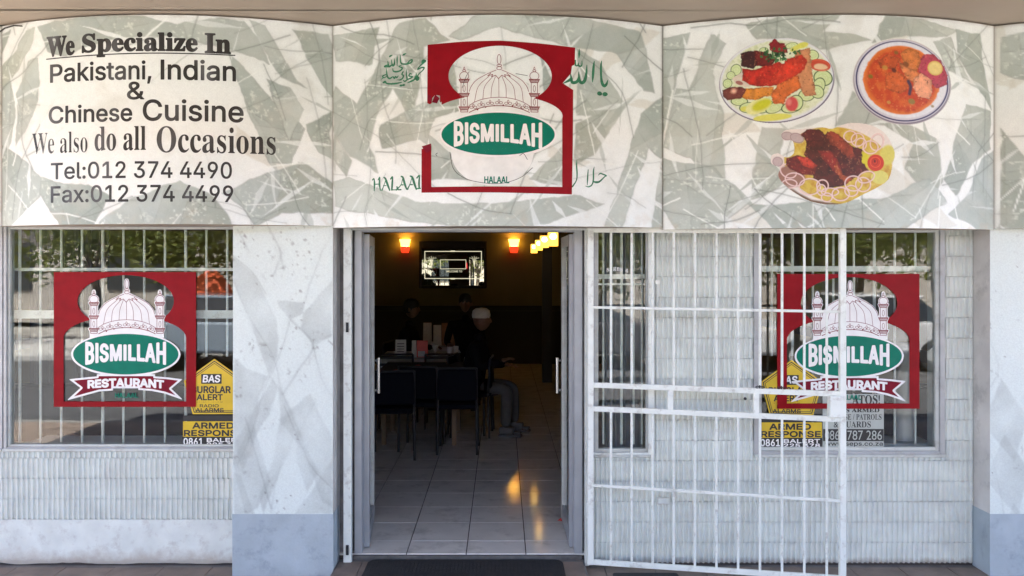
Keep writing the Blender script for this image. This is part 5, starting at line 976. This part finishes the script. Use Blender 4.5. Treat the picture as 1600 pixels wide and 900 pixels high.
# ---- seated people
M_skin = mat("brown_skin", (.17, .09, .055), .55, .08, 30); M_jacket = mat("black_jacket_cloth", (.008, .008, .01), .9, .2, 20, spec=.1); M_cap = mat("white_knit_cap", (.5, .5, .48), .9, .1, 60, .6, 200); M_trous = mat("pale_trousers", (.09, .09, .088), .85, .1, 20); M_hair = mat("black_hair", (.01, .009, .008), .7)
def skin(name, pts, edges, m, parent, sub=2):
    me = bpy.data.meshes.new(name); me.from_pydata([p[0] for p in pts], edges, []); me.materials.append(m); o = link(name, me, parent); sk = o.modifiers.new("skin", 'SKIN'); sk.use_smooth_shade = True
    for v, p in zip(me.skin_vertices[0].data if me.skin_vertices else [], pts): v.radius = (p[1], p[2] if len(p) > 2 else p[1]); 
    s = o.modifiers.new("sub", 'SUBSURF'); s.levels = s.render_levels = sub; return o
def skinv(name, pts, edges, m, parent, sub=2):
    bm_ = bpy.data.meshes.new(name); import bmesh
    bm = bmesh.new(); ly = bm.verts.layers.skin.verify(); vs = []
    for i, p in enumerate(pts): v = bm.verts.new(p[0]); v[ly].radius = (p[1], p[2] if len(p) > 2 else p[1]); v[ly].use_root = (i == 0); vs.append(v)
    for a, b_ in edges: bm.edges.new((vs[a], vs[b_]))
    bm.to_mesh(bm_); bm.free(); bm_.materials.append(m); o = link(name, bm_, parent); sk = o.modifiers.new("skin", 'SKIN'); sk.use_smooth_shade = True; s = o.modifiers.new("sub", 'SUBSURF'); s.levels = s.render_levels = sub; return o
def person(lab, x, y, rz, reach, cap, trousers, zs=.46):
    t = thing("person", lab, "person", (x, y, 0), None, rz)      # faces +x locally, sits with hips at z = zs+.1
    hz = zs+.10; P = [((0, 0, hz), .13, .16), ((.01, 0, hz+.2), .12, .15), ((.05, 0, hz+.38), .12, .19), ((.06, 0, hz+.5), .065), ((.075, 0, hz+.58), .055),
         ((.05, .19, hz+.44), .062), ((.12, .24, hz+.2), .046), ((.32, .16, hz+.22), .036), ((.05, -.19, hz+.44), .062), ((.14, -.24, hz+.22), .046), ((.36 if reach else .30, -.20, hz+(.30 if reach else .2)), .036),
         ((.04, .1, hz-.02), .1), ((.42, .12, hz+.0), .068), ((.43, .13, hz-.40), .045), ((.04, -.1, hz-.02), .1), ((.42, -.14, hz+.0), .068), ((.40, -.15, hz-.40), .045)]
    E = [(0, 1), (1, 2), (2, 3), (3, 4), (2, 5), (5, 6), (6, 7), (2, 8), (8, 9), (9, 10), (0, 11), (11, 12), (12, 13), (0, 14), (14, 15), (15, 16)]
    body = skinv("body", P, E, M_jacket, t)
    if trousers: skinv("trousers", [((.1, -.11, hz-.01), .092), ((.42, -.14, hz+.0), .076), ((.40, -.15, hz-.41), .056)], [(0, 1), (1, 2)], M_trous, t); skinv("trousers", [((.1, .11, hz-.01), .092), ((.42, .12, hz+.0), .076), ((.43, .13, hz-.41), .056)], [(0, 1), (1, 2)], M_trous, t)
    hd = Vector((.10, 0, hz+.72)); b = MB(); n = 20; V = []; F = []; rings = 16
    for j in range(rings+1):
        ph = math.pi*j/rings
        for i in range(n):
            th = 2*math.pi*i/n; cx, sy, cz = math.sin(ph)*math.cos(th), math.sin(ph)*math.sin(th), math.cos(ph)
            rx = .098*(1-.12*max(0, -cz)*1.2); X_, Y_, Z_ = cx*rx, sy*.075*(1-.25*max(0, -cz)), cz*.118
            if cx > .8 and abs(sy) < .32 and -.35 < cz < .15: X_ += .022*(1-abs(sy)/.32)*(.5 if cz > -.1 else 1)      # nose
            if cx > .5 and .15 < abs(sy) < .55 and 0 < cz < .22: X_ -= .010                                             # eye sockets
            if cx > .7 and -.6 < cz < -.45 and abs(sy) < .4: X_ += .006                                                 # lips
            V.append((hd.x+X_, hd.y+Y_, hd.z+Z_))
    for j in range(rings):
        for i in range(n): a, c = j*n+i, j*n+(i+1) % n; F.append((a, c, c+n, a+n))
    b.add(V, F); h_ = b.obj("head", M_skin, t, True)
    for s in (-1, 1): b = MB(); b.lathe([(0, -.03), (.014, -.02), (.018, .0), (.014, .025), (0, .032)], (hd.x-.01, s*.078, hd.z-.01), 8); b.obj("ear", M_skin, t, True); b = MB(); b.lathe([(0, -.006), (.008, 0), (0, .006)], (hd.x+.083, s*.028, hd.z+.012), 8); b.obj("eye", M_black, t, True)
    b = MB(); prof = [(.097, .02), (.101, .055), (.092, .10), (.06, .125), (0, .132)] if cap else [(.09, -.05), (.104, .0), (.104, .05), (.088, .1), (.05, .128), (0, .134)]
    V = []; k0 = len(prof)
    for r_, z_ in prof:
        for i in range(20): a = 2*math.pi*i/20; fr = 0 if cap else (.045 if (math.cos(a) > .3 and z_ < .05) else 0); V.append((hd.x-.008+(r_)*math.cos(a)*1.02, r_*.84*math.sin(a), hd.z+z_+fr))
    b.add(V, [(j*20+i, j*20+(i+1) % 20, (j+1)*20+(i+1) % 20, (j+1)*20+i) for j in range(k0-1) for i in range(20)]); b.obj("cap" if cap else "hair", M_cap if cap else M_hair, t, True)
    for s, w in ((1, Vector(P[7][0])), (-1, Vector(P[10][0]))):
        d = (w-Vector(P[6 if s > 0 else 9][0])).normalized(); q = [(tuple(w), .03, .022), (tuple(w+d*.07), .04, .018)]; e = [(0, 1)]
        for k in range(4):
            oy = (k-1.5)*.020; a_ = len(q); L_ = [.032, .036, .034, .026][k]
            q += [(tuple(w+d*.10+Vector((0, oy, -.004))), .0095), (tuple(w+d*(.10+L_)+Vector((0, oy*1.1, -.014))), .0085), (tuple(w+d*(.10+L_*1.7)+Vector((0, oy*1.1, -.036))), .0075)]; e += [(1, a_), (a_, a_+1), (a_+1, a_+2)]
        a_ = len(q); q += [(tuple(w+d*.045+Vector((0, -s*.034, .0))), .011), (tuple(w+d*.08+Vector((0, -s*.050, -.012))), .009)]; e += [(0, a_), (a_, a_+1)]; skinv("hand", q, e, M_skin, t, 1)
    for k, s in ((13, 1), (16, -1)):
        f_ = P[k][0]; b = MB(); b.box(f_[0]-.07, f_[0]+.18, f_[1]-.045, f_[1]+.045, .0, .028); b.box(f_[0]-.065, f_[0]+.10, f_[1]-.04, f_[1]+.04, .028, .10); b.box(f_[0]+.10, f_[0]+.17, f_[1]-.04, f_[1]+.04, .028, .062); b.obj("shoe", M_cardshoe if trousers else M_black, t, False, .015)
    return t
M_cardshoe = mat("pale_shoe", (.14, .14, .14), .6)
pz = W(742, 0, 3.75); person("seated man in white cap and black jacket, turned to the right", pz.x-.02, 3.75, -.25, True, True, True, .40)
pz = W(737, 0, 5.6); person("seated person with dark hair behind the man in the cap", pz.x-.08, 5.6, -1.57, False, False, False, .50)
pz = W(632, 0, 5.3); person("seated person in dark clothes at the left, behind the menus", pz.x, 5.3, -.2, False, False, False, .44)
chair("chair carrying the seated man in the white cap", W(742, 0, 3.75)[0]-.03, 3.75, -1.82); chair("chair under the dark-haired person at the back", W(737, 0, 5.6)[0]-.08, 5.62, 3.14); chair("chair under the left seated person", W(632, 0, 5.3)[0], 5.3, -1.77)
b = MB(); pr = W(877, 813, .9); pr = Vector(((877-CX)*1.788/(813-CY), 1.788*FP/(813-CY)-D0, 0)); b.add([(pr.x-.03, pr.y-.01, .002), (pr.x+.012, pr.y-.03, .002), (pr.x+.035, pr.y+.004, .002), (pr.x-.01, pr.y+.03, .002), (pr.x-.005, pr.y, .016)], [(0, 1, 4), (1, 2, 4), (2, 3, 4), (3, 0, 4), (3, 2, 1, 0)]); b.obj("paper_scrap", M_cardr, label="crumpled red paper scrap on the floor by the right door leaf", cat="litter")
# ------------------------------------------------------------------ the street opposite, seen only in the glass
M_asph = mat("asphalt", (.06, .06, .062), .85, .2, 3, .4, 80); M_ground = mat("dry_ground", (.22, .21, .19), .95, .2, 1, .3, 20)
b = MB(); b.box(-150, 150, -200, 60, ZP-.4, ZP-.16); b.obj("ground", M_ground, kind="structure")
b = MB(); b.box(-100, 100, -12, -4.75, ZP-.155, ZP-.10); b.obj("road", M_asph, kind="structure")
b = MB(); b.box(-40, 40, -4.749, -4.601, ZP-.155, ZP+.0); b.obj("kerb", M_conc, kind="structure", bevel=.01)
b = MB(); b.box(-100, 100, -16, -12.01, ZP-.155, ZP+.0); b.obj("far_pavement", mat("pale_paving", (.34, .335, .32), .9, .15, 3), kind="structure")
leafm = bpy.data.materials.new("leaves"); leafm.use_nodes = True; nt = leafm.node_tree; p = nt.nodes["Principled BSDF"]; oi = nt.nodes.new("ShaderNodeNewGeometry"); rp = nt.nodes.new("ShaderNodeValToRGB"); rp.color_ramp.elements[0].color = (.05, .08, .014, 1); rp.color_ramp.elements[1].color = (.17, .18, .04, 1)
nt.links.new(oi.outputs["Random Per Island"], rp.inputs[0]); nt.links.new(rp.outputs[0], p.inputs["Base Color"]); p.inputs["Roughness"].default_value = .6
tr = nt.nodes.new("ShaderNodeBsdfTranslucent"); mx = nt.nodes.new("ShaderNodeMixShader"); mx.inputs[0].default_value = .5; nt.links.new(rp.outputs[0], tr.inputs[0]); nt.links.new(p.outputs[0], mx.inputs[1]); nt.links.new(tr.outputs[0], mx.inputs[2]); nt.links.new(mx.outputs[0], [n for n in nt.nodes if n.type == 'OUTPUT_MATERIAL'][0].inputs[0])
M_bark = mat("bark", (.09, .07, .05), .9, .3, 8, .6, 30)
r = random.Random(4); cb = MB(); blobs = [(r.gauss(0, 1.3), r.gauss(0, 1.2), r.uniform(2.2, 5.2), r.uniform(.6, 1.15)) for _ in range(16)]
for bx0, by0, bz0, br in blobs:
    for _ in range(230):
        d = Vector((r.gauss(0, 1), r.gauss(0, 1), r.gauss(0, 1))).normalized()*br*r.uniform(.55, 1.05); c = Vector((bx0, by0, bz0))+d; a = Vector((r.gauss(0, 1), r.gauss(0, 1), r.gauss(0, 1))).normalized(); e = a.orthogonal().normalized(); s = r.uniform(.07, .13); cb.add([c-a*s, c+e*s*.5, c+a*s, c-e*s*.5], [(0, 1, 2, 3)])
crown = cb.mesh("crown", leafm)
tb = MB(); tb.tube((0, 0, 0), (.05, 0, 1.3), .17, .12, 12).tube((.05, 0, 1.3), (.1, .1, 2.4), .12, .09, 12)
for bx0, by0, bz0, br in blobs[:7]: tb.tube((.1, .1, 2.2), (bx0*.7, by0*.7, bz0), .06, .02, 7)
trunk = tb.mesh("trunk", M_bark, True)
tx = [(-9.5, -14, .9), (-5.0, -13.4, 1.0), (-1.2, -15.5, .85), (4.6, -13.6, 1.05), (8.8, -15, .9), (13, -14, 1.1), (-14.5, -15, 1), (-7.3, -12.9, .8), (2.2, -13.2, .75), (6.9, -12.9, .8)]
wd = ["farthest left", "left of the parked car", "small, behind the parked car", "wide, right of the doorway axis", "leaning second from the right", "tall, far right", "tall, far left", "low, in front of the left pair", "low, nearest the doorway axis", "low, in front of the right pair"]
for (x, y, s), w in zip(tx, wd):
    t = thing("street_tree", "leafy street tree across the road, "+w, "tree", (x, y, ZP), "street trees across the road", random.Random(x).uniform(0, 6)); t.scale = (s, s, s*.8); link("trunk", trunk, t); link("crown", crown, t)
def car(lab, x, y, rz, col):
    t = thing("parked_car", lab, "car", (x, y, ZP-.10), "cars parked along the kerb", rz); m = mat("car_paint", col, .25, .03, coat=.6); prof = [(-2.1, .35), (-2.15, .62), (-2.05, .86), (-1.2, .95), (1.25, .93), (2.0, .80), (2.1, .55), (2.05, .32)]
    b = MB(); b.prism(prof, -.84, .84); b.obj("body", m, t, bevel=.06)
    cab = [(-1.55, .94), (-1.15, 1.36), (.25, 1.40), (1.0, .94)]; V = [(px, -.8 if pz < 1 else -.62, pz) for px, pz in cab]+[(px, .8 if pz < 1 else .62, pz) for px, pz in cab]; F = [(0, 1, 2, 3), (7, 6, 5, 4), (0, 4, 5, 1), (1, 5, 6, 2), (2, 6, 7, 3)]; b = MB(); b.add(V, F); b.obj("cabin_glass", mat("car_glass", (.02, .025, .03), .05, 0), t)
    b = MB(); b.box(-1.18, .28, -.64, .64, 1.37, 1.425); b.obj("roof", m, t, bevel=.02)
    for sx in (-1.3, 1.3):
        for sy in (-1, 1): b = MB(); b.tube((sx, sy*.70, .31), (sx, sy*.87, .31), .31, n=24); o = b.obj("wheel", M_rubber, t); b = MB(); b.tube((sx, sy*.872, .31), (sx, sy*.885, .31), .18, n=16); b.obj("rim", M_alu, o)
    for sy in (-1, 1): b = MB(); b.box(2.06, 2.11, sy*.62-.14, sy*.62+.14, .58, .72); b.obj("headlight", M_clothw, t, bevel=.02)
    return t
car("silver blue hatchback parked across the road", -5.2, -10.8, 0, (.2, .25, .3)); car("dark grey car parked opposite the doorway", 1.5, -10.9, 0, (.06, .06, .065)); car("white car parked opposite the right window", 6.8, -10.8, 3.14, (.5, .5, .5))
bo = thing("opposite_building", "low brown building with red roof across the street", "building", (0, -24, ZP)); b = MB(); b.box(-30, 30, -30, -22, ZP, 4.2); under(b.obj("wall", mat("brown_brick_wall", (.36, .33, .29), .9, .15, 2)), bo)
b = MB(); b.prism([(-31, 4.2), (31, 4.2), (29, 5.6), (-29, 5.6)], -31, -21.2); under(b.obj("roof", mat("red_roof_tiles", (.3, .07, .035), .8, .2, 3)), bo)
for i in range(12): b = MB(); b.box(-27+i*4.6, -25+i*4.6, -22.02, -21.95, 1.0, 2.6); under(b.obj("window", mat("far_glass", (.03, .035, .04), .1) if i == 0 else bpy.data.materials["far_glass"]), bo)
um = thing("added_umbrella", "orange umbrella added across the road for its window reflection", "umbrella", (-6.3, -12.4, ZP)); b = MB(); b.lathe([(.55, 1.25), (.35, 1.6), (0, 1.85)], (-6.3, -12.4, ZP), 8); under(b.obj("canopy", mat("orange_fabric", (.6, .1, .03), .8)), um); b = MB(); b.tube((-6.3, -12.4, ZP), (-6.3, -12.4, 1.8), .03); under(b.obj("pole", M_steel), um)  # invented umbrella that gives the left window an orange reflection
